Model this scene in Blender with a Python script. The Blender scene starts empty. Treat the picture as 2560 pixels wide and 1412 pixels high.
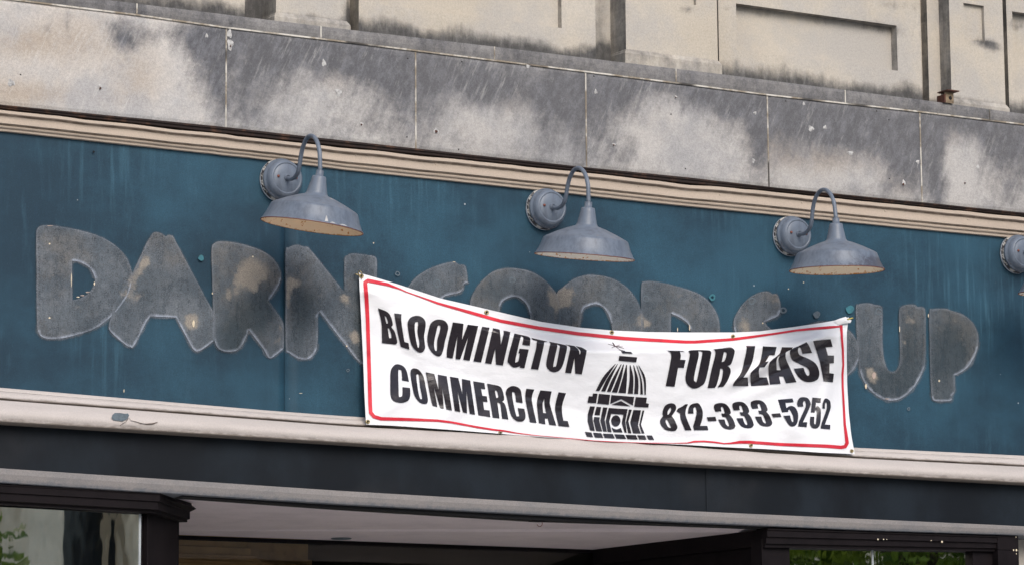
import bpy, bmesh, math, random
import numpy as np
from mathutils import Vector, Matrix, noise
from mathutils.geometry import tessellate_polygon
random.seed(7)
PI = math.pi
scene = bpy.context.scene
COL = scene.collection

# ------------------------------------------------------------------ camera
W0, H0 = 2560.0, 1412.0
F = 8833.0
hx = Vector((15300.0, 1344.0, F)).normalized()            # wall direction seen by the camera (x right, y down, z forward)
lean = 0.008
wz = -(15300.0 * lean + 1344.0) / F
dn = Vector((lean, 1.0, wz)).normalized()                 # world down seen by the camera
into = hx.cross(-dn).normalized()
if into.z < 0: into = -into
# camera axes in world coordinates (world X = hx, Y = into the wall, Z = -dn)
cr = Vector((hx.x, into.x, -dn.x)); cd = Vector((hx.y, into.y, -dn.y)); cf = Vector((hx.z, into.z, -dn.z))
CAM = Vector((0, 0, 1.6))
def ray(px, py):
    return cr * (px - W0 / 2) + cd * (py - H0 / 2) + cf * F
# wall distance from the lamp spacing of 1.35 m
def wall_x(px, py, D):
    r = ray(px, py); t = D / r.y; return r.x * t
DW = 14.0
s_ = (wall_x(1972, 592, DW) - wall_x(697, 453, DW)) / 2.0
DW = DW * 1.35 / s_
CAM = Vector((-wall_x(1280, 706, DW), -DW, 1.6))
def at(px, py, Y=0.0):
    r = ray(px, py); t = (Y - CAM.y) / r.y
    return CAM + r * t
def atz(px, py, Z):
    r = ray(px, py); t = (Z - CAM.z) / r.z
    return CAM + r * t
def proj(p):
    d = Vector(p) - CAM
    z = d.dot(cf)
    return d.dot(cr) / z * F + W0 / 2, d.dot(cd) / z * F + H0 / 2
cam_data = bpy.data.cameras.new('camera')
cam = bpy.data.objects.new('camera', cam_data); COL.objects.link(cam)
M = Matrix((( cr.x, -cd.x, -cf.x, CAM.x), (cr.y, -cd.y, -cf.y, CAM.y), (cr.z, -cd.z, -cf.z, CAM.z), (0, 0, 0, 1)))
cam.matrix_world = M
cam_data.sensor_width = 36.0; cam_data.lens = F / W0 * 36.0
cam_data.clip_start = 0.1; cam_data.clip_end = 2000
scene.camera = cam

# ------------------------------------------------------------------ materials
class NT:
    def __init__(s, name):
        s.m = bpy.data.materials.new(name); s.m.use_nodes = True
        s.t = s.m.node_tree; s.b = s.t.nodes['Principled BSDF']; s.out = s.t.nodes['Material Output']
    def n(s, typ, **kw):
        nd = s.t.nodes.new(typ)
        for k, v in kw.items():
            if k in nd.inputs: s.put(nd.inputs[k], v)
            else: setattr(nd, k, v)
        return nd
    def put(s, sock, v):
        if isinstance(v, bpy.types.NodeSocket): s.t.links.new(v, sock)
        else:
            if hasattr(sock.default_value, '__len__') and len(sock.default_value) == 4 and len(v) == 3: v = (*v, 1)
            sock.default_value = v
    def coord(s, scale=(1, 1, 1), rot=(0, 0, 0), loc=(0, 0, 0)):
        tc = s.n('ShaderNodeTexCoord'); mp = s.n('ShaderNodeMapping')
        src = tc.outputs['Object']
        if any(rot):                      # turn first, stretch afterwards, so that streaks can lean
            m0 = s.n('ShaderNodeMapping'); s.put(m0.inputs['Vector'], src); m0.inputs['Rotation'].default_value = rot
            src = m0.outputs['Vector']; rot = (0, 0, 0)
        s.put(mp.inputs['Vector'], src)
        mp.inputs['Scale'].default_value = scale; mp.inputs['Rotation'].default_value = rot; mp.inputs['Location'].default_value = loc
        return mp.outputs['Vector']
    def noise(s, scale, detail=4, rough=0.6, vec=None, dist=0.0):
        nd = s.n('ShaderNodeTexNoise'); nd.inputs['Scale'].default_value = scale; nd.inputs['Detail'].default_value = detail
        nd.inputs['Roughness'].default_value = rough; nd.inputs['Distortion'].default_value = dist
        s.put(nd.inputs['Vector'], vec if vec is not None else s.coord())
        return nd.outputs['Fac']
    def math(s, op, a, b=0.0, c=None, clamp=False):
        nd = s.n('ShaderNodeMath', operation=op, use_clamp=clamp)
        s.put(nd.inputs[0], a); s.put(nd.inputs[1], b)
        if c is not None: s.put(nd.inputs[2], c)
        return nd.outputs[0]
    def step(s, v, lo, hi, a=0.0, b=1.0):
        nd = s.n('ShaderNodeMapRange', interpolation_type='SMOOTHSTEP')
        s.put(nd.inputs['Value'], v); nd.inputs['From Min'].default_value = lo; nd.inputs['From Max'].default_value = hi
        nd.inputs['To Min'].default_value = a; nd.inputs['To Max'].default_value = b
        return nd.outputs['Result']
    def mix(s, f, a, b, mode='MIX'):
        nd = s.n('ShaderNodeMix', data_type='RGBA', blend_type=mode)
        s.put(nd.inputs[0], f); s.put(nd.inputs[6], a); s.put(nd.inputs[7], b)
        return nd.outputs[2]
    def attr(s, name):
        nd = s.n('ShaderNodeAttribute'); nd.attribute_name = name
        return nd.outputs['Fac']
    def bump(s, h, strength=0.3, dist=0.01):
        nd = s.n('ShaderNodeBump'); nd.inputs['Strength'].default_value = strength; nd.inputs['Distance'].default_value = dist
        s.put(nd.inputs['Height'], h); s.put(s.b.inputs['Normal'], nd.outputs['Normal'])
    def fin(s, col, rough=0.8, metal=0.0, spec=None):
        s.put(s.b.inputs['Base Color'], col); s.put(s.b.inputs['Roughness'], rough); s.b.inputs['Metallic'].default_value = metal
        if spec is not None: s.b.inputs['Specular IOR Level'].default_value = spec
        return s.m

def grain(k, col, amt=0.25, scale=420):
    g = k.noise(scale, 2, 0.7)
    f = k.step(g, 0.3, 0.7, 1 - amt, 1 + amt)
    c = k.n('ShaderNodeMix', data_type='RGBA', blend_type='MULTIPLY')
    k.put(c.inputs[0], 1.0); k.put(c.inputs[6], col)
    cb = k.n('ShaderNodeCombineColor'); 
    for i in range(3): k.put(cb.inputs[i], f)
    k.put(c.inputs[7], cb.outputs[0])
    return c.outputs[2]

def mat_stone(name, clean, dark, tan, am2=0.9, lo=0.30, hi=1.05, streak=0.6, rot=0.0, wash=0.0, gr=0.16, drip=0.0, tone=0.0):
    k = NT(name)
    st = k.attr('stain'); tn = k.attr('tan')
    n1 = k.noise(5.0, 9, 0.68); n2 = k.noise(26, 7, 0.75)
    sv = k.noise(9.0, 6, 0.65, k.coord((2.6, 2.6, 0.45), (0, rot, 0)))
    v = k.math('ADD', st, k.math('MULTIPLY', k.math('SUBTRACT', n1, 0.5), 1.0))
    v = k.math('ADD', v, k.math('MULTIPLY', k.math('SUBTRACT', n2, 0.5), am2))
    v = k.math('ADD', v, k.math('MULTIPLY', k.math('SUBTRACT', sv, 0.5), streak))
    d = k.step(v, lo - 0.12, hi)
    n3 = k.noise(3.2, 5, 0.6, k.coord(loc=(3, 7, 1)))
    t = k.math('MULTIPLY', k.math('ADD', tn, k.math('MULTIPLY', k.math('SUBTRACT', n3, 0.45), 0.9)), 1.0, clamp=True)
    c = k.mix(t, clean, tan)
    c = k.mix(k.step(k.noise(1.9, 6, 0.7, k.coord(loc=(2, 1, 8))), 0.40, 0.62, 0, wash), c, (0.33, 0.33, 0.337))
    dk = k.mix(k.step(k.noise(13, 7, 0.75, k.coord((1.5, 1.5, .7), (0, rot, 0), (1, 4, 4))), 0.40, 0.68), dark, tuple(x * 1.75 for x in dark))
    c = k.mix(d, c, dk)
    ws = k.noise(10.0, 4, 0.7, k.coord((6.0, 6.0, 0.8), (0, rot, 0), (5, 0, 2)))
    ws = k.math('ADD', ws, k.math('MULTIPLY', k.math('SUBTRACT', k.noise(1.6, 4, 0.6, k.coord(loc=(8, 3, 3))), 0.5), 0.5))
    c = k.mix(k.step(ws, 0.55, 0.80, 0, drip), c, (0.60, 0.585, 0.555))
    oi = k.n('ShaderNodeObjectInfo')
    c = k.mix(k.step(oi.outputs['Random'], 0.0, 1.0, 0.0, tone), c, (0.16, 0.155, 0.155))
    c = grain(k, c, gr, 300); c = grain(k, c, gr * .6, 110)
    k.bump(k.noise(180, 4, 0.7), 0.25, 0.004)
    return k.fin(c, 0.92, spec=0.2)

ROT = -0.42
M_frieze = mat_stone('weathered_limestone', (0.545, 0.52, 0.49), (0.098, 0.099, 0.107), (0.35, 0.285, 0.22), lo=0.20, hi=1.06, streak=0.7, rot=ROT, wash=0.7, drip=0.38, tone=0.30)
M_upper = mat_stone('pale_limestone', (0.50, 0.455, 0.388), (0.070, 0.068, 0.066), (0.42, 0.365, 0.285), lo=0.34, hi=1.05, streak=0.6, wash=0.45, gr=0.10, drip=0.12, am2=0.45)
M_ledge = mat_stone('sooty_limestone', (0.27, 0.26, 0.25), (0.088, 0.087, 0.091), (0.17, 0.155, 0.14))

def mat_basic(name, col, rough=0.6, var=0.25, scale=8, metal=0.0, spec=None, vstretch=1.0, bump=0.0, col2=None, lo=0.4, hi=0.7):
    k = NT(name)
    v = k.noise(scale, 6, 0.65, k.coord((1, 1, vstretch)))
    c2 = col2 if col2 else tuple(x * (1 - var) for x in col)
    c = k.mix(k.step(v, lo, hi), col, c2)
    c = grain(k, c, 0.08, 300)
    if bump: k.bump(k.noise(60, 4, 0.6), bump, 0.003)
    return k.fin(c, rough, metal, spec)

def mat_mortar():
    k = NT('mortar')
    c = k.mix(k.step(k.noise(7, 5, 0.7), 0.42, 0.6), (0.58, 0.55, 0.49), (0.24, 0.20, 0.15))
    c = k.mix(k.step(k.noise(3.0, 3, 0.6, k.coord(loc=(9, 2, 4))), 0.55, 0.66), c, (0.06, 0.055, 0.05))
    return k.fin(c, 0.95)
M_mortar = mat_mortar()
M_patch = mat_basic('patch_plaster', (0.50, 0.49, 0.475), 0.9, 0.5, 60)
M_rust = mat_basic('rusty_iron', (0.085, 0.030, 0.018), 0.8, 0.6, 30)
M_tanrust = mat_basic('dull_tan_iron', (0.26, 0.19, 0.12), 0.8, 0.5, 40)
M_hole = mat_basic('drilled_hole', (0.012, 0.010, 0.009), 0.9, 0.1)

def mat_panel():
    k = NT('blue_sign_paint')
    big = k.noise(1.1, 6, 0.62, k.coord((1, 1, 1.2)))
    st = k.noise(4.5, 7, 0.72, k.coord((3.0, 3.0, 0.5)))
    run = k.noise(14, 4, 0.6, k.coord((2.5, 2.5, 0.16)))
    here = k.step(k.noise(0.9, 3, 0.5, k.coord(loc=(3.4, 0, 1))), 0.46, 0.62)
    fine = k.noise(90, 4, 0.7)
    c = k.mix(k.step(big, 0.35, 0.66), (0.0062, 0.0285, 0.049), (0.0185, 0.070, 0.109))
    c = k.mix(k.step(st, 0.52, 0.80, 0, 0.42), c, (0.042, 0.115, 0.165))
    c = k.mix(k.math('MULTIPLY', k.step(run, 0.50, 0.72), k.math('MULTIPLY', here, 0.55)), c, (0.05, 0.135, 0.19))
    c = k.mix(k.step(st, 0.48, 0.25, 0, 0.45), c, (0.009, 0.036, 0.066))
    c = k.mix(k.step(fine, 0.55, 0.8, 0, 0.25), c, (0.06, 0.12, 0.17))
    vo = k.n('ShaderNodeTexVoronoi'); k.put(vo.inputs['Vector'], k.coord()); vo.inputs['Scale'].default_value = 9.0
    pick = k.step(k.n('ShaderNodeSeparateColor', Color=vo.outputs['Color']).outputs[0], 0.82, 0.86)
    speck = k.math('MULTIPLY', k.step(vo.outputs['Distance'], 0.045, 0.025), pick)
    c = k.mix(k.math('MULTIPLY', speck, 0.8), c, (0.45, 0.48, 0.50))
    c = grain(k, c, 0.20, 260)
    k.bump(k.noise(70, 4, 0.6), 0.10, 0.003)
    return k.fin(c, 0.62, spec=0.35)
M_panel = mat_panel()

def mat_ghost():
    k = NT('letter_ghost')
    rim = k.attr('rim'); bl = k.attr('blot'); dk = k.attr('dark')
    n1 = k.noise(4.5, 7, 0.65); n2 = k.noise(34, 6, 0.75); nv = k.noise(10, 5, 0.7, k.coord((3, 3, 0.4)))
    c = k.mix(k.step(k.math('ADD', k.math('MULTIPLY', n1, 0.6), k.math('MULTIPLY', nv, 0.4)), 0.38, 0.64), (0.072, 0.088, 0.104), (0.155, 0.172, 0.190))
    c = k.mix(k.step(k.noise(2.6, 6, 0.7, k.coord(loc=(6, 2, 1))), 0.48, 0.68, 0, 0.6), c, (0.165, 0.152, 0.135))
    c = k.mix(k.math('MULTIPLY', dk, 0.70), c, (0.026, 0.040, 0.048))
    bb = k.step(k.math('ADD', bl, k.math('MULTIPLY', k.math('SUBTRACT', n2, 0.5), 1.7)), 0.22, 0.85)
    c = k.mix(k.math('MULTIPLY', bb, 0.80), c, (0.285, 0.25, 0.205))
    c = k.mix(k.step(n2, 0.55, 0.78, 0, 0.5), c, (0.22, 0.23, 0.24))
    rr = k.math('MULTIPLY', rim, k.step(n1, 0.28, 0.62, 0.22, 0.95))
    c = k.mix(rr, c, (0.35, 0.39, 0.46))
    c = grain(k, c, 0.30, 240)
    k.bump(k.noise(80, 4, 0.6), 0.2, 0.003)
    m = k.fin(c, 0.8, spec=0.2)
    # the old paint and glue film is thin: the teal board shows through where it has worn away
    fa = k.attr('fade')
    worn = k.math('MULTIPLY', k.step(k.math('ADD', k.math('MULTIPLY', nv, 0.55), k.math('MULTIPLY', n2, 0.45)), 0.42, 0.66), 0.52)
    worn = k.math('MULTIPLY', worn, k.math('SUBTRACT', 1.0, bb))
    al = k.math('SUBTRACT', 1.0, k.math('MAXIMUM', worn, k.math('ADD', fa, k.math('MULTIPLY', k.math('SUBTRACT', n2, 0.5), k.math('MULTIPLY', fa, 0.8)))), clamp=True)
    k.put(k.b.inputs['Alpha'], al)
    return m
M_ghost = mat_ghost()
M_spot_teal = mat_basic('teal_paint_spot', (0.035, 0.165, 0.205), 0.6, 0.4, 60)
M_spot_grey = mat_basic('grey_paint_spot', (0.115, 0.15, 0.175), 0.7, 0.35, 60)
M_spot_tan = mat_basic('bare_wood_spot', (0.42, 0.33, 0.28), 0.8, 0.45, 60)
M_spot_dark = mat_basic('dark_crack', (0.13, 0.10, 0.08), 0.9, 0.3, 40)
M_chip = mat_basic('pale_paint_chip', (0.72, 0.62, 0.45), 0.7, 0.35, 80)

def mat_trim(name, col, dirt, crack=0.0):
    k = NT(name)
    v = k.noise(6, 6, 0.65, k.coord((0.6, 1, 3)))
    d = k.attr('stain')
    f = k.math('ADD', d, k.math('MULTIPLY', k.math('SUBTRACT', k.noise(22, 7, 0.7, k.coord((0.7, 1, 2.0))), 0.5), 0.9))
    c = k.mix(k.step(v, 0.4, 0.75, 0, 0.35), col, tuple(x * 0.72 for x in col))
    c = k.mix(k.step(f, 0.35, 0.85, 0, 0.85), c, dirt)
    c = grain(k, c, 0.08, 260)
    k.bump(k.noise(45, 5, 0.6, k.coord((0.4, 1, 1))), 0.12, 0.004)
    return k.fin(c, 0.6, spec=0.35)
M_trim_top = mat_trim('beige_trim_paint', (0.47, 0.388, 0.312), (0.085, 0.055, 0.035))
M_trim_bot = mat_trim('offwhite_trim_paint', (0.505, 0.458, 0.425), (0.10, 0.08, 0.062))
M_steel = mat_basic('rusted_steel', (0.018, 0.010, 0.008), 0.9, 0.5, 14, col2=(0.090, 0.042, 0.023), lo=0.5, hi=0.72, bump=0.4)
def mat_fascia():
    k = NT('dark_blue_fascia_paint')
    v = k.noise(2.2, 5, 0.6, k.coord((1.2, 1, 0.8)))
    c = k.mix(k.step(v, 0.38, 0.68), (0.0028, 0.0048, 0.0078), (0.0085, 0.0135, 0.0195))
    c = k.mix(k.step(k.noise(1.7, 3, 0.5, k.coord(loc=(4, 0, 2))), 0.55, 0.75, 0, 0.5), c, (0.030, 0.031, 0.034))
    c = grain(k, c, 0.2, 200)
    return k.fin(c, 0.55, spec=0.22)
M_fascia = mat_fascia()
def mat_board():
    k = NT('grey_board_paint')
    v = k.noise(5, 6, 0.7, k.coord((1, 1, 2.0)))
    c = k.mix(k.step(v, 0.42, 0.7, 0, 0.6), (0.265, 0.246, 0.236), (0.19, 0.19, 0.195))
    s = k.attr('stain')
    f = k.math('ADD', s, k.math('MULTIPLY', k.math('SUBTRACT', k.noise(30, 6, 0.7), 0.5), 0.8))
    c = k.mix(k.step(f, 0.35, 0.8, 0, 0.8), c, (0.10, 0.12, 0.15))  # bluish shade of the board's lower part, put into the colour
    c = grain(k, c, 0.12, 220)
    return k.fin(c, 0.6, spec=0.3)
M_board = mat_board()
M_soffit = mat_basic('mauve_ceiling_paint', (0.76, 0.675, 0.70), 0.7, 0.12, 4)
M_frame = mat_basic('dark_brown_frame_paint', (0.010, 0.0075, 0.0085), 0.6, 0.35, 12, spec=0.10)
M_black = mat_basic('black_gap', (0.006, 0.006, 0.007), 0.9, 0.1)
M_alu = mat_basic('bare_aluminium', (0.42, 0.45, 0.46), 0.4, 0.15, 20, metal=0.3)

def mat_lamp(name, body=True):
    k = NT(name)
    v = k.noise(14, 6, 0.7, k.coord((2, 2, 0.5))); v2 = k.noise(7, 5, 0.6)
    c = k.mix(k.step(v, 0.40, 0.72), (0.138, 0.166, 0.208), (0.090, 0.107, 0.138))
    c = k.mix(k.step(v2, 0.58, 0.75, 0, 0.5), c, (0.182, 0.214, 0.258))
    w = k.attr('wear')
    f = k.math('ADD', w, k.math('MULTIPLY', k.math('SUBTRACT', k.noise(48, 6, 0.75), 0.5), 1.2))
    c = k.mix(k.step(f, 0.48, 0.78, 0, 0.75), c, (0.045, 0.042, 0.055))
    r = k.math('MULTIPLY', k.step(k.noise(9, 5, 0.7, k.coord(loc=(3, 1, 6))), 0.66, 0.78), 0.6)
    c = k.mix(r, c, (0.24, 0.16, 0.09))
    c = grain(k, c, 0.05, 300)
    k.bump(k.noise(120, 3, 0.6), 0.05, 0.002)
    return k.fin(c, 0.42, spec=0.45)
M_lamp = mat_lamp('chalky_grey_enamel')
def mat_inner(name, amount, base):
    k = NT(name)
    n = k.noise(48, 4, 0.72); n2 = k.noise(8, 3, 0.6)
    f = k.step(k.math('ADD', n, k.math('MULTIPLY', n2, amount)), 0.575 + amount * 0.5, 0.645 + amount * 0.5)
    e = k.attr('wear')
    f = k.math('MAXIMUM', f, k.step(k.math('ADD', e, k.math('MULTIPLY', k.math('SUBTRACT', n, 0.5), 1.0)), 0.72, 0.95))
    c = k.mix(f, base, (0.62, 0.25, 0.03))
    return k.fin(c, 0.45, spec=0.4)
M_inner_rusty = mat_inner('cream_enamel_freckled_with_rust', 0.05, (0.96, 0.74, 0.50))
M_inner_clean = mat_inner('cream_enamel', 0.55, (0.95, 0.90, 0.80))
M_inner_mid = mat_inner('cream_enamel_part_rusty', 0.36, (0.95, 0.83, 0.64))
M_wood = mat_basic('chipped_white_block', (0.035, 0.032, 0.036), 0.85, 0.5, 40, col2=(0.42, 0.41, 0.38), lo=0.50, hi=0.56)
M_blockrim = mat_basic('pale_block_edge', (0.46, 0.50, 0.55), 0.8, 0.6, 30)
M_screw = mat_basic('rusty_screw', (0.20, 0.055, 0.032), 0.6, 0.4, 90)

def mat_vinyl():
    k = NT('white_vinyl')
    c = k.mix(k.step(k.noise(3, 4, 0.6), 0.35, 0.7), (0.80, 0.805, 0.82), (0.755, 0.76, 0.78))
    c = k.mix(k.step(k.noise(60, 5, 0.7), 0.66, 0.85, 0, 0.35), c, (0.5, 0.5, 0.5))
    weave = k.noise(500, 2, 0.5)
    k.bump(k.math('ADD', k.math('MULTIPLY', k.noise(7, 5, 0.55, k.coord((1, 1, 2.0))), 1.0), k.math('MULTIPLY', weave, 0.02)), 0.32, 0.018)
    m = k.fin(c, 0.42, spec=0.4)
    k.b.inputs['Subsurface Weight'].default_value = 0.0
    return m
M_vinyl = mat_vinyl()
def mat_ink(name, col, rough=0.28):
    k = NT(name)
    c = k.mix(k.step(k.noise(6, 5, 0.65), 0.4, 0.7), col, tuple(min(1, x * 1.35 + 0.004) for x in col))
    c = k.mix(k.step(k.noise(150, 3, 0.7), 0.70, 0.8, 0, 0.4), c, (0.25, 0.25, 0.26))
    k.bump(k.noise(7, 5, 0.55, k.coord((1, 1, 2.0))), 0.3, 0.018)
    return k.fin(c, rough, spec=0.45)
M_ink = mat_ink('black_banner_ink', (0.016, 0.0125, 0.016), 0.24)
M_red = mat_ink('red_banner_ink', (0.52, 0.014, 0.030), 0.45)
M_brass = mat_basic('brass_grommet', (0.50, 0.40, 0.20), 0.35, 0.4, 80, metal=0.8)
M_cord = mat_basic('yellow_cord', (0.60, 0.48, 0.12), 0.8, 0.3, 80)

def mat_glass(name, refl=0.10, tint=(0.62, 0.66, 0.64), wav=0.12):
    k = NT(name)
    t = k.t
    t.nodes.remove(k.b)
    fr = k.n('ShaderNodeFresnel'); fr.inputs['IOR'].default_value = 1.52
    f = k.math('ADD', k.math('MULTIPLY', fr.outputs[0], 1.0), refl, clamp=True)
    tr = k.n('ShaderNodeBsdfTransparent'); tr.inputs['Color'].default_value = (*tint, 1)
    gl = k.n('ShaderNodeBsdfGlossy'); gl.inputs['Roughness'].default_value = 0.015; gl.inputs['Color'].default_value = (1.0, 0.96, 0.88, 1)
    bp = k.n('ShaderNodeBump'); bp.inputs['Strength'].default_value = wav; bp.inputs['Distance'].default_value = 0.004
    k.put(bp.inputs['Height'], k.noise(5.5, 2, 0.5, k.coord((1.4, 1, 0.6)))); k.put(gl.inputs['Normal'], bp.outputs['Normal'])
    mx = k.n('ShaderNodeMixShader'); k.put(mx.inputs[0], f); k.put(mx.inputs[1], tr.outputs[0]); k.put(mx.inputs[2], gl.outputs[0])
    k.put(k.out.inputs['Surface'], mx.outputs[0])
    return k.m
M_glass = mat_glass('window_glass', 0.72)
M_clear = mat_glass('entry_glass', 0.0, (0.93, 0.94, 0.93), 0.1)
M_plaster = mat_basic('tan_plaster', (0.70, 0.43, 0.19), 0.8, 0.25, 6)
M_asphalt = mat_basic('asphalt', (0.27, 0.262, 0.25), 0.95, 0.3, 30)
M_conc = mat_basic('concrete', (0.60, 0.58, 0.55), 0.9, 0.25, 12)
M_opp = mat_basic('pale_limestone_opposite', (0.88, 0.745, 0.55), 0.9, 0.18, 3)
M_oppdark = mat_basic('dark_window_glass', (0.03, 0.035, 0.04), 0.25, 0.3, 3)
M_bark = mat_basic('bark', (0.10, 0.075, 0.055), 0.95, 0.5, 30, bump=0.5)
def mat_leaf(name, a, b):
    k = NT(name)
    c = k.mix(k.step(k.noise(2.4, 3, 0.6), 0.38, 0.64), a, b)
    k.b.inputs['Transmission Weight'].default_value = 0.0
    m = k.fin(c, 0.55, spec=0.3)
    # thin leaves let some light through
    tl = k.n('ShaderNodeBsdfTranslucent'); k.put(tl.inputs['Color'], c)
    mx = k.n('ShaderNodeMixShader'); mx.inputs[0].default_value = 0.35
    k.put(mx.inputs[1], k.b.outputs[0]); k.put(mx.inputs[2], tl.outputs[0]); k.put(k.out.inputs['Surface'], mx.outputs[0])
    return m
M_leaf = mat_leaf('green_leaves', (0.065, 0.125, 0.012), (0.17, 0.25, 0.022))
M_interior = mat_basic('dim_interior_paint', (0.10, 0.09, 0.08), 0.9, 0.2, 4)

# ------------------------------------------------------------------ object helpers
ORG = {}
def tag(o, label=None, cat=None, group=None, kind=None):
    if label: o['label'] = label
    if cat: o['category'] = cat
    if group: o['group'] = group
    if kind: o['kind'] = kind
def thing(name, loc, label, cat, group=None):
    o = bpy.data.objects.new(name, None); COL.objects.link(o)
    o.location = loc; o.empty_display_size = 0.1
    ORG[o.name] = Vector(loc); tag(o, label, cat, group)
    return o
class MB:
    def __init__(s): s.v = []; s.f = []; s.mi = []; s.a = {}; s.sm = []
    def vert(s, p, **at_):
        s.v.append(Vector(p)); i = len(s.v) - 1
        for k, val in at_.items(): s.a.setdefault(k, {})[i] = val
        return i
    def face(s, idx, m=0, sm=False): s.f.append(list(idx)); s.mi.append(m); s.sm.append(sm)
    def quad(s, a, b, c, d, m=0): s.face([s.vert(p) for p in (a, b, c, d)], m)
    def box(s, x0, x1, y0, y1, z0, z1, m=0, bev=0.0):
        P = [(x0, y0, z0), (x1, y0, z0), (x1, y1, z0), (x0, y1, z0), (x0, y0, z1), (x1, y0, z1), (x1, y1, z1), (x0, y1, z1)]
        i = [s.vert(p) for p in P]
        for q in ((0, 1, 5, 4), (1, 2, 6, 5), (2, 3, 7, 6), (3, 0, 4, 7), (4, 5, 6, 7), (3, 2, 1, 0)): s.face([i[k] for k in q], m)
    def prism(s, poly, z0, z1, m=0):
        n = len(poly)
        a = [s.vert((p[0], p[1], z0)) for p in poly]; b = [s.vert((p[0], p[1], z1)) for p in poly]
        for k in range(n): s.face([a[k], a[(k + 1) % n], b[(k + 1) % n], b[k]], m)
        s.face(a[::-1], m); s.face(b, m)
    def lathe(s, prof, seg=48, m=0, axis='z', wear=None, close=False, mfun=None):
        rows = []
        for j, (r, h) in enumerate(prof):
            row = []
            for k in range(seg):
                t = 2 * PI * k / seg
                p = (r * math.cos(t), r * math.sin(t), h) if axis == 'z' else (r * math.cos(t), h, r * math.sin(t))
                row.append(s.vert(p, wear=(wear(j, t) if wear else 0.0)))
            rows.append(row)
        for j in range(len(rows) - 1):
            for k in range(seg):
                q = [rows[j][k], rows[j][(k + 1) % seg], rows[j + 1][(k + 1) % seg], rows[j + 1][k]]
                s.face(q, mfun(j) if mfun else m, True)
        return rows
    def tube(s, pts, rad, seg=12, m=0, caps=True):
        pts = [Vector(p) for p in pts]; rows = []
        up = Vector((1, 0, 0))
        for i, p in enumerate(pts):
            t = (pts[min(i + 1, len(pts) - 1)] - pts[max(i - 1, 0)]).normalized()
            a = up - t * up.dot(t)
            if a.length < 1e-4: a = Vector((0, 1, 0)) - t * t.y
            a.normalize(); b = t.cross(a)
            r = rad[i] if hasattr(rad, '__len__') else rad
            rows.append([s.vert(p + (a * math.cos(2 * PI * k / seg) + b * math.sin(2 * PI * k / seg)) * r, wear=0.0) for k in range(seg)])
        for j in range(len(rows) - 1):
            for k in range(seg): s.face([rows[j][k], rows[j][(k + 1) % seg], rows[j + 1][(k + 1) % seg], rows[j + 1][k]], m, True)
        if caps: s.face(rows[0][::-1], m); s.face(rows[-1], m)
    def build(s, name, mats, parent=None, origin=None, recalc=True):
        me = bpy.data.meshes.new(name)
        org = origin if origin is not None else (ORG[parent.name] if parent is not None else Vector((0, 0, 0)))
        me.from_pydata([tuple(p - org) for p in s.v], [], s.f)
        mats = mats if isinstance(mats, (list, tuple)) else [mats]
        for m in mats: me.materials.append(m)
        me.polygons.foreach_set('material_index', s.mi)
        me.polygons.foreach_set('use_smooth', s.sm)
        for k, d in s.a.items():
            at_ = me.attributes.new(k, 'FLOAT', 'POINT')
            arr = np.zeros(len(s.v), dtype=np.float32)
            for i, val in d.items(): arr[i] = val
            at_.data.foreach_set('value', arr)
        if recalc:
            bm = bmesh.new(); bm.from_mesh(me); bmesh.ops.recalc_face_normals(bm, faces=bm.faces); bm.to_mesh(me); bm.free()
        me.update()
        o = bpy.data.objects.new(name, me); COL.objects.link(o)
        if parent is not None:
            o.parent = parent; ORG[o.name] = ORG[parent.name] if origin is None else ORG[parent.name]
        else:
            ORG[o.name] = org
        return o
def copy_tree(o, parent=None):
    c = o.copy(); COL.objects.link(c); c.parent = parent
    for ch in list(o.children): copy_tree(ch, c)
    return c

# measured horizontal lines, turned into height along the wall
def zline(pts, Y):
    W = sorted([(lambda p: (p.x, p.z))(at(x, y, Y)) for x, y in pts])
    xs = np.array([w[0] for w in W]); zs = np.array([w[1] for w in W])
    return lambda X: float(np.interp(X, xs, zs))
XL = at(-900, 700).x; XR = at(3500, 700).x
ST = list(np.arange(XL, XR + 0.01, 0.06))
def loft(name, mats, parent, lines, xs=None, m=0, attrs=None, smooth=False, mfun=None, jit=None):
    """lines: list of (Y, zfun, stain); consecutive lines are joined into a band along the wall"""
    b = MB(); xs = xs or ST; rows = []
    for (Y, zf, stn) in lines:
        rows.append([b.vert((X, Y + (jit(X) if jit else 0), zf(X)), stain=stn) for X in xs])
    for j in range(len(rows) - 1):
        for k in range(len(xs) - 1):
            b.face([rows[j][k], rows[j][k + 1], rows[j + 1][k + 1], rows[j + 1][k]], mfun(j) if mfun else 0, smooth)
    b.face([r[0] for r in rows]); b.face([r[-1] for r in rows][::-1])
    return b.build(name, mats, parent)
def off(zf, d): return lambda X: zf(X) + d
def lerp(za, zb, t): return lambda X: za(X) * (1 - t) + zb(X) * t

Y_LEDGE, Y_FR = -0.066, -0.060
Y_FA, Y_BD = -0.060, -0.078
L_top = zline([(347, 10), (860, 73), (1237, 117), (1530, 153), (1797, 185), (2305, 250), (2560, 285)], Y_LEDGE)
L_bot = zline([(340, 38), (566, 70), (860, 105), (1237, 152), (1465, 180), (1720, 212), (1920, 238), (2300, 280), (2560, 312)], Y_FR)
S_bot = zline([(0, 263), (532, 316), (860, 353), (1467, 420), (1720, 445), (1926, 469), (2260, 502.6), (2560, 533)], Y_FR)
ST_bot = zline([(0, 272), (860, 367), (1467, 430), (1720, 459), (1900, 474), (2260, 511), (2560, 541)], -0.055)
P_top = zline([(0, 328), (676, 401), (860, 425), (1290, 470), (1650, 509), (1900, 534), (2260, 570), (2400, 583), (2560, 598)], -0.012)
P_bot = zline([(0, 968), (694, 1027), (860, 1039), (1500, 1078), (2137, 1118), (2560, 1138)], -0.012)
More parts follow.
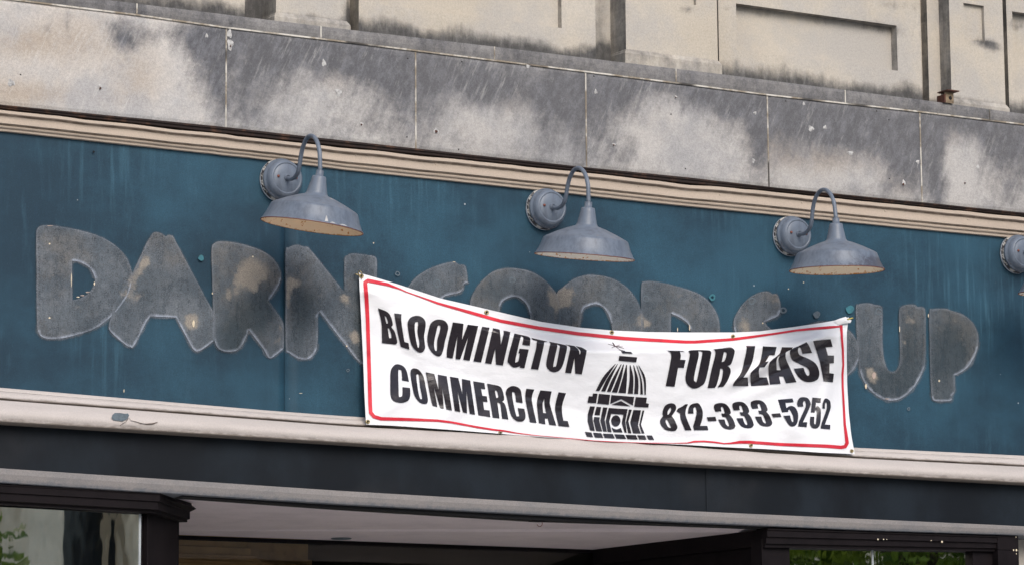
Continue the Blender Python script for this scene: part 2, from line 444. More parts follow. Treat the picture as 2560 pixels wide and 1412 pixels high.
B_ln = zline([(0, 995), (860, 1060), (1289, 1083), (1720, 1112), (1911, 1127), (2145, 1141), (2560, 1162)], -0.062)
C_ln = zline([(0, 1054), (860, 1106.5), (1720, 1161), (2560, 1207)], -0.115)
D_ln = zline([(0, 1169), (860, 1226), (1720, 1276), (2560, 1314)], Y_BD)
E_ln = zline([(0, 1204), (400, 1230), (860, 1259), (1350, 1285), (1720, 1304), (2182, 1324), (2560, 1336)], Y_BD)
F_ln = zline([(455, 1240), (860, 1269), (1350, 1299), (1720, 1311), (2560, 1342)], -0.03)

# stains measured on the stone, blobs: (px, py, rx, ry, angle, strength)
def blobs_val(lst, px, py):
    s = 0.0
    for (cx, cy, rx, ry, an, st) in lst:
        dx, dy = px - cx, py - cy
        if an:
            c, sn = math.cos(math.radians(an)), math.sin(math.radians(an)); dx, dy = dx * c + dy * sn, -dx * sn + dy * c
        q = (dx / rx) ** 2 + (dy / ry) ** 2
        if q < 6: s += st * math.exp(-q * 0.9)
    return s
FR_DARK = [(300, 85, 48, 44, 0, 1.0), (330, 100, 30, 36, 0, .5), (375, 92, 20, 30, 0, .7), (170, 58, 10, 30, 0, .8), (118, 70, 8, 20, 0, .8),
 (470, 105, 55, 50, 0, .75), (425, 75, 40, 28, 0, .5), (520, 165, 45, 60, 0, .7), (548, 255, 24, 70, 0, .65), (520, 95, 50, 30, 0, .5),
 (640, 110, 80, 55, 0, .85), (740, 130, 100, 48, 8, .7), (615, 200, 45, 70, 0, .7), (850, 135, 90, 40, 8, .8), (960, 170, 90, 55, 8, .85), (720, 210, 40, 35, 0, .35),
 (1000, 260, 50, 80, 0, .5), (880, 250, 50, 50, 0, .3), (640, 280, 60, 50, 0, .3),
 (1100, 185, 70, 50, 8, .85), (1250, 205, 140, 40, 8, .85), (1400, 245, 60, 60, 0, .8), (1210, 240, 45, 30, 0, .5), (1360, 340, 26, 60, 0, .4), (1075, 290, 40, 70, 0, .4), (1440, 300, 30, 80, 0, .5),
 (1540, 225, 70, 55, 0, .85), (1500, 320, 45, 90, 0, .5), (1620, 205, 100, 22, 8, .7), (1860, 265, 70, 40, 8, .8), (1770, 240, 70, 36, 8, .75), (1900, 390, 24, 80, 0, .7), (1800, 330, 22, 70, 25, .45), (1560, 380, 40, 40, 0, .3), (1880, 320, 30, 40, 0, .6),
 (2000, 275, 90, 36, 8, .8), (2150, 305, 130, 50, 8, .9), (2255, 370, 50, 55, 0, .85), (2040, 320, 60, 26, 20, .7), (2225, 455, 30, 50, 0, .6), (2270, 430, 24, 60, 0, .5), (2140, 350, 60, 30, 0, .5), (1950, 330, 30, 50, 0, .4),
 (2330, 345, 36, 110, 0, 1.1), (2345, 470, 22, 55, 0, .9), (2420, 300, 90, 35, 8, .9), (2540, 345, 50, 70, 0, 1.0), (2500, 380, 30, 60, 0, .6), (2470, 350, 24, 40, 0, .6), (2520, 470, 40, 40, 0, .3), (2450, 420, 12, 30, 0, .4)]
FR_CLEAN = [(830, 225, 70, 50, 0, .3), (700, 300, 70, 40, 0, .2), (1230, 320, 120, 50, 0, .35), (1680, 340, 110, 90, 0, .55), (1760, 390, 80, 60, 0, .4), (2060, 440, 130, 28, 0, .5), (2400, 430, 55, 80, 0, .5), (450, 285, 80, 40, 0, .3), (2380, 370, 18, 50, 0, .35)]
FR_TAN = [(60, 110, 90, 40, 0, .6), (330, 190, 60, 70, 0, .4), (200, 100, 120, 60, 0, .3), (20, 235, 80, 40, 0, .5), (130, 240, 60, 25, 0, .4), (280, 250, 60, 30, 0, .25),
 (2000, 380, 90, 50, 0, .6), (1950, 320, 40, 50, 0, .5), (2120, 400, 80, 30, 0, .4), (2260, 450, 40, 40, 0, .4), (2380, 340, 40, 30, 0, .4), (840, 200, 60, 40, 0, .3), (1280, 250, 90, 30, 0, .3)]
def fr_base(px, py, t):     # t = 0 bottom .. 1 top of the course
    base = 0.02 + (0.36 + 0.20 * t) * (1 / (1 + math.exp(-(px - 480) / 30.0)))
    v = base + 0.66 * blobs_val(FR_DARK, px, py) - 0.8 * blobs_val(FR_CLEAN, px, py)
    return max(-0.2, min(1.1, v)), blobs_val(FR_TAN, px, py) + (0.15 if px < 560 else 0.0)

# ================================================================== STONE FACADE
facade = thing('stone_facade', (at(1280, 200).x, 0, 0), 'weathered limestone upper front of the building with stained blocks above the blue shop sign', 'building facade')
def stone_block(x0, x1, Y, zt, zb, name, mat, fun, dz=0.016, dx=0.02, back=0.09, gap=0.0028, bevel=0.004):
    b = MB()
    X0, X1 = x0 + gap, x1 - gap
    nx = max(2, int((X1 - X0) / dx)); zr = zt((X0 + X1) / 2) - zb((X0 + X1) / 2); nz = max(2, int(zr / dz))
    rows = []
    for j in range(nz + 1):
        t = j / nz; row = []
        for i in range(nx + 1):
            X = X0 + (X1 - X0) * i / nx
            z = zb(X) * (1 - t) + zt(X) * t
            yy = Y + (bevel if i in (0, nx) or j in (0, nz) else 0)
            px, py = proj((X, Y, z)); s, tn = fun(px, py, t)
            row.append(b.vert((X, yy, z), stain=s, tan=tn))
        rows.append(row)
    for j in range(nz):
        for i in range(nx): b.face([rows[j][i], rows[j][i + 1], rows[j + 1][i + 1], rows[j + 1][i]])
    # sides
    per = [rows[0][i] for i in range(nx + 1)] + [rows[j][nx] for j in range(1, nz + 1)] + [rows[nz][i] for i in range(nx - 1, -1, -1)] + [rows[j][0] for j in range(nz - 1, 0, -1)]
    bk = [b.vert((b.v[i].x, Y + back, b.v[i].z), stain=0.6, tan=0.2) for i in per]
    for k in range(len(per)): b.face([per[k], bk[k], bk[(k + 1) % len(per)], per[(k + 1) % len(per)]])
    return b.build(name, mat, facade, recalc=False)
def xat(px, py, Y): return at(px, py, Y).x
fj = [XL] + [xat(x, y, Y_FR) for x, y in ((132 - 560, 100), (132, -60))][:1] + [xat(566, 190, Y_FR), xat(1040, 250, Y_FR), xat(1466, 300, Y_FR), xat(1921, 350, Y_FR), xat(2303, 390, Y_FR), xat(2790, 440, Y_FR), XR]
blocks = []
for i in range(len(fj) - 1):
    blocks.append(stone_block(fj[i], fj[i + 1], Y_FR, off(L_bot, -0.004), S_bot, 'stone_block', M_frieze, fr_base))
lj = [XL, xat(343, 20, Y_LEDGE), xat(803, 85, Y_LEDGE), xat(1237, 135, Y_LEDGE), xat(1691, 192, Y_LEDGE), xat(2114, 245, Y_LEDGE), xat(2475, 290, Y_LEDGE), xat(2950, 340, Y_LEDGE), XR]
def ledge_fun(px, py, t): return 0.62 + 0.2 * blobs_val([(1450, 150, 300, 40, 8, .5), (300, 20, 200, 40, 8, .6), (2300, 270, 300, 40, 8, .4)], px, py), 0.1
for i in range(len(lj) - 1):
    stone_block(lj[i], lj[i + 1], Y_LEDGE, L_top, off(L_bot, 0.004), 'ledge_block', M_ledge, ledge_fun, gap=0.0022)
# mortar bed behind the joints
loft('mortar_joint', M_mortar, facade, [(-0.063, off(L_bot, 0.0035), 0), (-0.063, off(L_bot, -0.0035), 0), (0.0, off(L_bot, -0.0035), 0)], jit=lambda X: 0.002 * noise.noise((X * 9, 0, 0)))
for x in fj[1:-1]:
    b = MB(); b.box(x - 0.0032, x + 0.0032, -0.0585, 0.0, S_bot(x), L_bot(x) - 0.004); b.build('mortar_joint', M_mortar, facade)
for x in lj[1:-1]:
    b = MB(); b.box(x - 0.0028, x + 0.0028, -0.0645, 0.0, L_bot(x) + 0.004, L_top(x)); b.build('mortar_joint', M_mortar, facade)
# plaster patches and rust marks of old anchors
def patch(px, py, r, ry, kind, host, Y):
    c = at(px, py, Y - 0.0025); b = MB(); n = 14; s = 0.82 / 530.0
    ring = []; ph = random.random() * 6
    for k in range(n):
        t = 2 * PI * k / n; q = 1 + 0.22 * math.sin(3 * t + ph) + 0.12 * math.sin(5 * t + 2 * ph)
        ring.append(b.vert(c + Vector((math.cos(t) * r * q * s * 1.12, 0.0012, math.sin(t) * ry * q * s))))
    top = [b.vert(b.v[i] * 0.3 + c * 0.7 + Vector((0, -0.0006, 0))) for i in ring]
    for k in range(n): b.face([ring[k], ring[(k + 1) % n], top[(k + 1) % n], top[k]])
    b.face(top)
    b.build({'p': 'mortar_patch', 'r': 'rust_mark', 'h': 'drill_hole'}[kind], {'p': M_patch, 'r': M_rust, 'h': M_hole}[kind], host)
def host_of(px):
    x = xat(px, 250, Y_FR)
    for i in range(len(fj) - 1):
        if fj[i] <= x < fj[i + 1]: return blocks[i]
for (px, py, r, ry) in [(28, 208, 9, 10), (251, 217, 5, 7), (574, 85, 7, 12), (576, 112, 8, 16), (517, 90, 4, 6), (810, 158, 6, 10), (904, 311, 5, 6), (1091, 328, 8, 8), (1320, 165, 7, 7), (1490, 230, 5, 7), (1690, 243, 4, 5), (1535, 362, 5, 5),
        (2010, 260, 4, 5), (1888, 283, 5, 5), (1884, 402, 5, 7), (2028, 322, 9, 9), (2063, 319, 6, 6), (2126, 383, 10, 6), (2445, 418, 6, 7), (2260, 457, 6, 8), (2413, 458, 4, 4), (846, 232, 9, 11), (2295, 405, 6, 6)]:
    patch(px, py, r, ry, 'p', host_of(px), Y_FR)
for (px, py, r, ry) in [(251, 221, 2.5, 4), (904, 312, 2.5, 3), (1091, 329, 4, 4), (1535, 363, 2.5, 2.5), (2259, 461, 3, 4), (2413, 458, 2.2, 3), (1690, 244, 2, 2.5), (577, 116, 2, 4)]:
    patch(px, py, r, ry, 'r', host_of(px), Y_FR - 0.0035)
for (px, py) in [(1020, 147), (1155, 155), (1018, 343), (1147, 374), (1485, 191), (1678, 286), (1714, 422), (1965, 253), (2192, 278), (2223, 300), (2224, 447), (52, 187)]:
    patch(px, py, 2.0, 2.2, 'h', host_of(px), Y_FR)

# upper wall ------------------------------------------------------
ZT = L_top(0) + 2.6
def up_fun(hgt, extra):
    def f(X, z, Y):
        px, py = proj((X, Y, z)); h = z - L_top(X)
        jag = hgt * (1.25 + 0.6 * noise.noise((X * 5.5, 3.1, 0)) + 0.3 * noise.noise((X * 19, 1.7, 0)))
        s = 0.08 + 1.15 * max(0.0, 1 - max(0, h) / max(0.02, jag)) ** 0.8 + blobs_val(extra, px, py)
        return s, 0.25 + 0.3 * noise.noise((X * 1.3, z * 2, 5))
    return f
UP_DARK = [(2200, 70, 60, 14, 8, .5), (2238, 110, 10, 50, 0, .4), (1320, 10, 60, 30, 0, -.1), (2230, 10, 40, 16, 0, .5), (2290, 20, 12, 40, 0, .4), (1890, 32, 120, 10, 8, .25), (2055, 52, 150, 8, 8, .3),  # darker marks under recess tops, in corners and gaps
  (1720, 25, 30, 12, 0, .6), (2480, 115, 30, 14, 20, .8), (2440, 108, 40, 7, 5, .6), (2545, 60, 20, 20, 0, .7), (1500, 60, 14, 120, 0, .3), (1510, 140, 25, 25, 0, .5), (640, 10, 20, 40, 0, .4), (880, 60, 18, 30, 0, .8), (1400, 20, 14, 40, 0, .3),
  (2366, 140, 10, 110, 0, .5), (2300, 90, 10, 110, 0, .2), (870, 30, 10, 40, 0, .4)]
def slab(name, px0, px1, Y, back, fun, hole=None, zbase=None, parent=facade, ztop=None, mat=None):
    """wall slab with an optional sunk panel; hole = (x0, x1, z0, z1, depth)"""
    b = MB(); X0, X1 = px0, px1; z1 = ztop or ZT
    xs = list(np.linspace(X0, X1, max(3, int((X1 - X0) / 0.03))))
    zb = min(L_top(X0), L_top(X1)) - 0.02 if zbase is None else zbase
    zs = list(np.arange(zb, min(zb + 0.5, z1), 0.018)) + list(np.arange(min(zb + 0.5, z1), z1, 0.1)) + [z1]
    if hole:
        hx0, hx1, hz0, hz1, hd = hole
        xs = sorted(set([x for x in xs if all(abs(x - q) > 0.008 for q in (hx0, hx1))] + [hx0, hx1]))
        zs = sorted(set([z for z in zs if all(abs(z - q) > 0.006 for q in (hz0, hz1))] + [hz0, hz1]))
    def grid(xs_, zs_, Yy, skip=None):
        idx = {}
        def vid(i, j):
            if (i, j) not in idx:
                s, t = fun(xs_[i], zs_[j], Yy); idx[i, j] = b.vert((xs_[i], Yy, zs_[j]), stain=s, tan=t)
            return idx[i, j]
        for j in range(len(zs_) - 1):
            for i in range(len(xs_) - 1):
                if skip and skip[0] - 1e-6 <= xs_[i] < skip[1] - 1e-6 and skip[2] - 1e-6 <= zs_[j] < skip[3] - 1e-6: continue
                b.face([vid(i, j), vid(i + 1, j), vid(i + 1, j + 1), vid(i, j + 1)])
    grid(xs, zs, Y, hole[:4] if hole else None)
    sv = lambda p, s=0.35: b.vert(p, stain=s, tan=0.3)
    for x in (X0, X1):
        n = 12
        for j in range(n):
            za, zc = zb + (z1 - zb) * (j / n) ** 2, zb + (z1 - zb) * ((j + 1) / n) ** 2
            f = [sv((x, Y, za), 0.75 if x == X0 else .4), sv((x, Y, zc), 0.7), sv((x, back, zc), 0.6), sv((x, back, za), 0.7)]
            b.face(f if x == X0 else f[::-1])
    b.face([sv((X0, Y, z1)), sv((X1, Y, z1)), sv((X1, back, z1)), sv((X0, back, z1))])
    b.face([sv((X0, Y, zb)), sv((X0, back, zb)), sv((X1, back, zb)), sv((X1, Y, zb))])
    if hole:
        hx = [x for x in xs if hx0 - 1e-6 <= x <= hx1 + 1e-6]; hz = [z for z in zs if hz0 - 1e-6 <= z <= hz1 + 1e-6]
        grid(hx, hz, Y + hd)
        for (a, c, s) in (((hx0, hz1), (hx1, hz1), .7), ((hx1, hz1), (hx1, hz0), .6), ((hx1, hz0), (hx0, hz0), .1), ((hx0, hz0), (hx0, hz1), .2)):  # top and right reveals painted darker, shade put into the colour
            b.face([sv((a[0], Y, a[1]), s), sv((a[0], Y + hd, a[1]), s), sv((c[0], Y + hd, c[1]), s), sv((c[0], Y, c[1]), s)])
    return b.build(name, mat or M_upper, parent)
YP, YG, YPIL = 0.015, 0.10, -0.035
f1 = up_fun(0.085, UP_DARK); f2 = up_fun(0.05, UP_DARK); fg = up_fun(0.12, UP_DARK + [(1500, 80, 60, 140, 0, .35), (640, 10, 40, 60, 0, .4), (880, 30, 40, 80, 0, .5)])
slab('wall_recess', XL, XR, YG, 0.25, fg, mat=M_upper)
zz = lambda px, py, Y: at(px, py, Y).z
# left panel, centre panel, right panel and the next one
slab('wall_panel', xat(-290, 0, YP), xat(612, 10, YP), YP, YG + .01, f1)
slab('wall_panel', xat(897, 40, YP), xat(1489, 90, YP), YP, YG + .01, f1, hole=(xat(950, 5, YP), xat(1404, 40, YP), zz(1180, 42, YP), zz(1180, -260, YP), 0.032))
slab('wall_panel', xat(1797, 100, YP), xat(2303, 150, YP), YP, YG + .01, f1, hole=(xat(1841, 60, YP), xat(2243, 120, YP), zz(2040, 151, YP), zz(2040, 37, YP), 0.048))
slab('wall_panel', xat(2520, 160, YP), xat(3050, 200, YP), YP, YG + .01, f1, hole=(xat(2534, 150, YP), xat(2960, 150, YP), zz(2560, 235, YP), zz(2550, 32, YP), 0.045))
# mouldings beside the pilasters
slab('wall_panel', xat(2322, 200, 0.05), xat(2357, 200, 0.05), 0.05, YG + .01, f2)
for (a, c, hole, mold) in (
      ((-560, 0), (-330, 0), None, 0.06),
      ((690, 40), (866, 40), None, 0.045),
      ((1565, 100), (1794, 120), (1625, 1741, 6, -200), 0.072),
      ((2378, 200), (2512, 200), (2410, 2461, 103, 12), 0.040),
      ((3120, 260), (3330, 260), None, 0.06)):
    x0, x1 = xat(*a, YPIL), xat(*c, YPIL)
    h = None
    if hole:
        xm = (hole[0] + hole[1]) / 2
        h = (xat(hole[0], 60, YPIL), xat(hole[1], 60, YPIL), zz(xm, hole[2], YPIL), zz(xm, hole[3], YPIL), 0.02)
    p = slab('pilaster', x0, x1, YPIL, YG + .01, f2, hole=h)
    b = MB(); z0 = min(L_top(x0), L_top(x1)) - 0.02; zc = L_top((x0 + x1) / 2) + mold
    prof = [(YPIL - 0.014, z0), (YPIL - 0.014, zc - 0.022), (YPIL - 0.006, zc - 0.008), (YPIL - 0.0005, zc)]
    for k in range(len(prof) - 1):
        (ya, za), (yb, zb_) = prof[k], prof[k + 1]
        P = [(x0 - (YPIL - ya), ya, za), (x1 + (YPIL - ya), ya, za), (x1 + (YPIL - yb), yb, zb_), (x0 - (YPIL - yb), yb, zb_)]
        b.face([b.vert(q, stain=0.55, tan=0.1) for q in P])
        b.face([b.vert(q, stain=0.6, tan=0.1) for q in (P[0], P[3], (x0, YG, zb_), (x0, YG, za))])
    b.build('base_moulding', M_upper, p, recalc=False)
# solid body of the building: upper storeys, roof, back and sides (keeps the shop inside dark)
zi = 3.75
b = MB(); b.box(XL, XR, 0.26, 11, zi, 10.5); b.box(XL, XR, 10.7, 11, 0, zi); b.box(XL - .3, XL, 0.1, 11, 0, 10.5); b.box(XR, XR + .3, 0.1, 11, 0, 10.5)
b.box(XL, XR, -0.03, 0.26, ZT, 10.5)
b.build('wall', M_upper, facade)
loft('steel_lintel', M_steel, facade, [(-0.030, S_bot, 0), (-0.068, S_bot, 0), (-0.068, lerp(S_bot, ST_bot, .35), 0), (-0.060, lerp(S_bot, ST_bot, .5), 0), (-0.060, off(ST_bot, 0.002), 0), (-0.020, off(ST_bot, -0.002), 0), (-0.020, off(ST_bot, -0.016), 0)],
     jit=lambda X: 0.004 * noise.noise((X * 12, 2, 0)) + 0.003 * noise.noise((X * 37, 5, 0)))

# ================================================================== SIGN FASCIA
sign = thing('sign_fascia', (at(1280, 1040).x, 0, 0), 'long blue painted shop sign board framed in beige mouldings with ghosts of removed letters', 'shop sign')
seam = xat(712, 700, 0)
for (xa, xb) in ((XL, seam - 0.0008), (seam + 0.0008, XR)):
    xs = [xa + (xb - xa) * i / 90 for i in range(91)]
    b = MB()
    rows = []
    for (zf) in (off(P_bot, -0.03), lerp(P_bot, P_top, .5), off(P_top, 0.03)):
        rows.append([b.vert((X, 0.003 * noise.noise((X * 0.8, 0, 0)), zf(X))) for X in xs])
    for j in range(2):
        for k in range(90): b.face([rows[j][k], rows[j][k + 1], rows[j + 1][k + 1], rows[j + 1][k]], 0, True)
    bk = [[b.vert((X, 0.02, zf(X))) for X in (xa, xb)] for zf in (off(P_bot, -0.03), off(P_top, 0.03))]
    b.face([rows[0][0], rows[1][0], rows[2][0], bk[1][0], bk[0][0]]); b.face([rows[0][-1], bk[0][1], bk[1][1], rows[2][-1], rows[1][-1]])
    b.build('sign_panel', M_panel, sign, recalc=False)
b = MB(); b.box(XL, XR, 0.021, 0.12, 3.3, L_bot(0) + .02); b.build('backing', M_black, sign)
b = MB(); b.box(seam - 0.003, seam + 0.003, 0.0015, 0.02, P_bot(seam) - .02, P_top(seam) + .02); b.build('panel_seam', M_fascia, sign)
# top moulding: cap band, cove, flat band, groove, bead
P_topw = lambda X: P_top(X) + 0.0014 * noise.noise((X * 16, 9, 0)) + 0.001 * noise.noise((X * 45, 2, 0))
ST_botw = lambda X: ST_bot(X) - 0.005 + 0.004 * noise.noise((X * 5, 6, 0)) + 0.0022 * noise.noise((X * 31, 8, 0))
T = lambda t: lerp(ST_botw, P_topw, t)
loft('top_moulding', M_trim_top, sign, [(0.0, off(ST_botw, 0.001), .4), (-0.052, ST_botw, .35), (-0.058, T(.03), .1), (-0.058, T(.17), .05), (-0.050, T(.21), .75), (-0.040, T(.26), .65), (-0.040, T(.31), .1), (-0.040, T(.64), .02), (-0.037, T(.66), .55),
     (-0.024, T(.69), .65), (-0.026, T(.74), .3), (-0.029, T(.79), .05), (-0.026, T(.84), .35), (-0.017, T(.87), .55), (-0.018, T(.90), .1), (-0.0165, T(.985), .05), (-0.012, T(1.0), .2), (0.006, P_top, .3)])  # grooves painted darker for the shade under the lips
for (px, py) in ((416, 335), (651, 363), (889, 388), (1090, 411), (1597, 466), (1800, 487), (2005, 507), (2213, 528), (2420, 549)):
    c_ = at(px, py, -0.0405); b = MB(); b.lathe([(0.0, -0.0016), (0.0045, -0.0014), (0.0062, 0.0004)], 12, axis='y')
    for v in b.v: v += c_
    b.build('nail_plug', M_trim_top, sign)
# lower mouldings and the big half round
Bm = lambda t: lerp(P_bot, B_ln, t)
loft('bottom_moulding', M_trim_bot, sign, [(0.006, P_bot, .2), (-0.012, P_bot, .1), (-0.020, Bm(.10), .05), (-0.026, Bm(.28), .05), (-0.028, Bm(.34), .7), (-0.036, Bm(.40), .3), (-0.048, Bm(.56), .02), (-0.054, Bm(.74), .05), (-0.056, Bm(.80), .5), (-0.060, Bm(.88), .5), (-0.062, lambda X: B_ln(X) + 0.0035 * noise.noise((X * 7, 1, 0)) + 0.002 * noise.noise((X * 25, 4, 0)), 1.05), (-0.040, off(B_ln, -0.010), 1.0)], jit=lambda X: 0.0012 * noise.noise((X * 14, 7, 0)) + 0.0008 * noise.noise((X * 40, 3, 0)))
rl = []
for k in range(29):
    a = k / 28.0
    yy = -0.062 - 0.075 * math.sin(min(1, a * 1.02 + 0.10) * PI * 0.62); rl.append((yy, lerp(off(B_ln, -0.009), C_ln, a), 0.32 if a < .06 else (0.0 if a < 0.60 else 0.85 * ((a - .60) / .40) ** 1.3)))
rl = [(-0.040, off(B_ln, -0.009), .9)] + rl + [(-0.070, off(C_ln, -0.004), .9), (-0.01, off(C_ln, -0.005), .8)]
loft('roll_moulding', M_trim_bot, sign, rl, smooth=True)
# peeled grey patch and crack on the roll
b = MB()
n = 18
ring = [b.vert(at(x, y, -0.1405)) for x, y in ((281, 1036), (287, 1031), (300, 1031), (312, 1033), (320, 1032), (323, 1037), (320, 1044), (314, 1048), (306, 1052), (292, 1050), (284, 1049), (279, 1044))]
b.face(ring)
b.build('peeled_patch', M_spot_grey, sign)
b = MB()
b.tube([at(x, y, -0.1395) for x, y in ((321, 1043), (328, 1050), (340, 1053), (352, 1057), (366, 1059), (382, 1058), (394, 1054))], [.0008, .001, .0012, .0018, .0024, .003, .001], 6)
b.tube([at(x, y, -0.1395) for x, y in ((320, 1045), (315, 1053), (306, 1058), (300, 1063))], [.0008, .0010, .0010, .0006], 6)
b.build('crack', M_spot_dark, sign)
# recessed dark fascia, grey lower board, black gap
loft('lower_fascia', M_fascia, sign, [(Y_FA, C_ln, 0), (Y_FA, lerp(C_ln, D_ln, .5), 0), (Y_FA, off(D_ln, -0.01), 0), (0.10, off(D_ln, -0.01), 0)])
x_l = xat(1735, 1250, 0.04)
b = MB(); b.box(x_l, XR, Y_FA - .004, 0.10, D_ln(x_l) - .012, C_ln(x_l) + .0); b.build('lower_fascia', M_fascia, sign)
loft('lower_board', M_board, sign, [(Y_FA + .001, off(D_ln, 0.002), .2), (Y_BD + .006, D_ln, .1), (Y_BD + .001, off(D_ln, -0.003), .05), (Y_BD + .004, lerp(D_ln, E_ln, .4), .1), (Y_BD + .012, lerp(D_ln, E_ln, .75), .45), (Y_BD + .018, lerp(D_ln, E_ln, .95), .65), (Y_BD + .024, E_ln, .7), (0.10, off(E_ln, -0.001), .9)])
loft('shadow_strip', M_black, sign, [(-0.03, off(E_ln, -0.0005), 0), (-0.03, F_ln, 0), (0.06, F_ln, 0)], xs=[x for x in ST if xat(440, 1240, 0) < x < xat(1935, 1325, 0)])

# ---- ghost letters -------------------------------------------------
def spline(pts, k=5):
    """corner points are (x, y), smooth points (x, y, 1)"""
    n = len(pts); out = []
    for i in range(n):
        p0, p1, p2, p3 = pts[i - 1], pts[i], pts[(i + 1) % n], pts[(i + 2) % n]
        s1, s2 = len(p1) > 2, len(p2) > 2
        out.append((p1[0], p1[1]))
        if not (s1 or s2): continue
        a = p0 if s1 else p1; d = p3 if s2 else p2
        for j in range(1, k):
            t = j / k
            f = lambda i_: 0.5 * (2 * p1[i_] + (p2[i_] - a[i_]) * t + (2 * a[i_] - 5 * p1[i_] + 4 * p2[i_] - d[i_]) * t * t + (3 * p1[i_] - a[i_] - 3 * p2[i_] + d[i_]) * t ** 3)
            out.append((f(0), f(1)))
    return out
def poly_mesh(loops, step):
    flat = [Vector((x, y, 0)) for l in loops for (x, y) in l]
    tris = tessellate_polygon([[Vector((x, y, 0)) for (x, y) in l] for l in loops])
    bm = bmesh.new(); vs = [bm.verts.new(p) for p in flat]
    for t in tris:
        try: bm.faces.new([vs[i] for i in t])
        except ValueError: pass
    xs = [p.x for p in flat]; ys = [p.y for p in flat]
    if step:
        x = math.ceil(min(xs) / step) * step
        while x < max(xs):
            bmesh.ops.bisect_plane(bm, geom=bm.verts[:] + bm.edges[:] + bm.faces[:], plane_co=(x + .013, 0, 0), plane_no=(1, 0, 0)); x += step
        y = math.ceil(min(ys) / step) * step
        while y < max(ys):
            bmesh.ops.bisect_plane(bm, geom=bm.verts[:] + bm.edges[:] + bm.faces[:], plane_co=(0, y + .013, 0), plane_no=(0, 1, 0)); y += step
    bm.verts.index_update()
    V = [(v.co.x, v.co.y) for v in bm.verts]; Fc = [[v.index for v in f.verts] for f in bm.faces]
    bm.free()
    return V, Fc
def area(l): return 0.5 * sum(l[i - 1][0] * l[i][1] - l[i][0] * l[i - 1][1] for i in range(len(l)))
BLOT = [(632, 672, 34, 28, -20, 1.0), (610, 700, 24, 26, 0, .8), (575, 735, 26, 22, 0, .5), (655, 690, 22, 18, 0, .5), (636, 720, 14, 12, 0, .5), (735, 706, 22, 12, 10, .9), (722, 735, 7, 34, 4, .9), (785, 672, 14, 14, 0, .4), (862, 745, 14, 12, 0, .9), (872, 780, 3, 40, 0, .5), (886, 842, 12, 22, -20, .9),
  (345, 680, 14, 60, 32, .75), (335, 740, 20, 20, 0, .5), (365, 655, 16, 10, -20, .5), (440, 625, 14, 12, 0, .25), (480, 805, 14, 16, 0, 1.1), (478, 800, 28, 26, 0, .35), (205, 770, 26, 18, 0, .3), (125, 690, 14, 20, 0, .3), (125, 795, 20, 14, 0, .3),
  (1412, 738, 24, 24, -30, 1.1), (1395, 755, 24, 14, 0, .8), (1390, 790, 8, 26, 0, .4), (1378, 735, 8, 24, -20, .6), (1610, 808, 20, 12, 0, .9), (1600, 790, 14, 10, 0, .4), (1712, 788, 14, 16, 0, .45), (1696, 735, 10, 14, 0, .35), (1859, 808, 14, 24, 0, .6), (1943, 748, 16, 30, 0, .5), (1870, 825, 14, 14, 0, .4),
  (2180, 937, 13, 20, -25, 1.1), (2275, 800, 18, 14, 0, .55), (2262, 857, 6, 5, 0, .7), (2395, 800, 40, 12, 10, .25), (2400, 845, 12, 26, 0, .3), (560, 650, 20, 30, 0, .2), (690, 850, 20, 10, 0, .4), (700, 820, 5, 30, 0, .5)]
DARKB = [(620, 800, 60, 70, 0, 1.0), (580, 850, 30, 40, 0, .8), (660, 760, 30, 40, 0, .8), (750, 800, 30, 80, 0, .9), (770, 760, 30, 40, 0, .5), (370, 720, 50, 50, 0, .35), (170, 790, 50, 40, 0, .25), (900, 830, 20, 90, 0, .9), (2270, 880, 34, 110, 0, 1.0), (2360, 910, 46, 120, 0, 1.0), (2200, 960, 60, 50, 0, .6), (2160, 850, 40, 90, 0, .35), (2400, 830, 40, 70, 0, .45), (2220, 960, 50, 40, 0, .6), (2400, 880, 40, 40, 0, .6), (1240, 740, 40, 40, 0, .3), (1500, 760, 60, 50, 0, .35), (1650, 780, 50, 50, 0, .3), (1330, 790, 30, 40, 0, .4)]
def Gz(ox, oy, sc, *loops): return [[(ox + p[0] / sc, oy + p[1] / sc) + ((1,) if len(p) > 2 else ()) for p in l] for l in loops]
S = 1
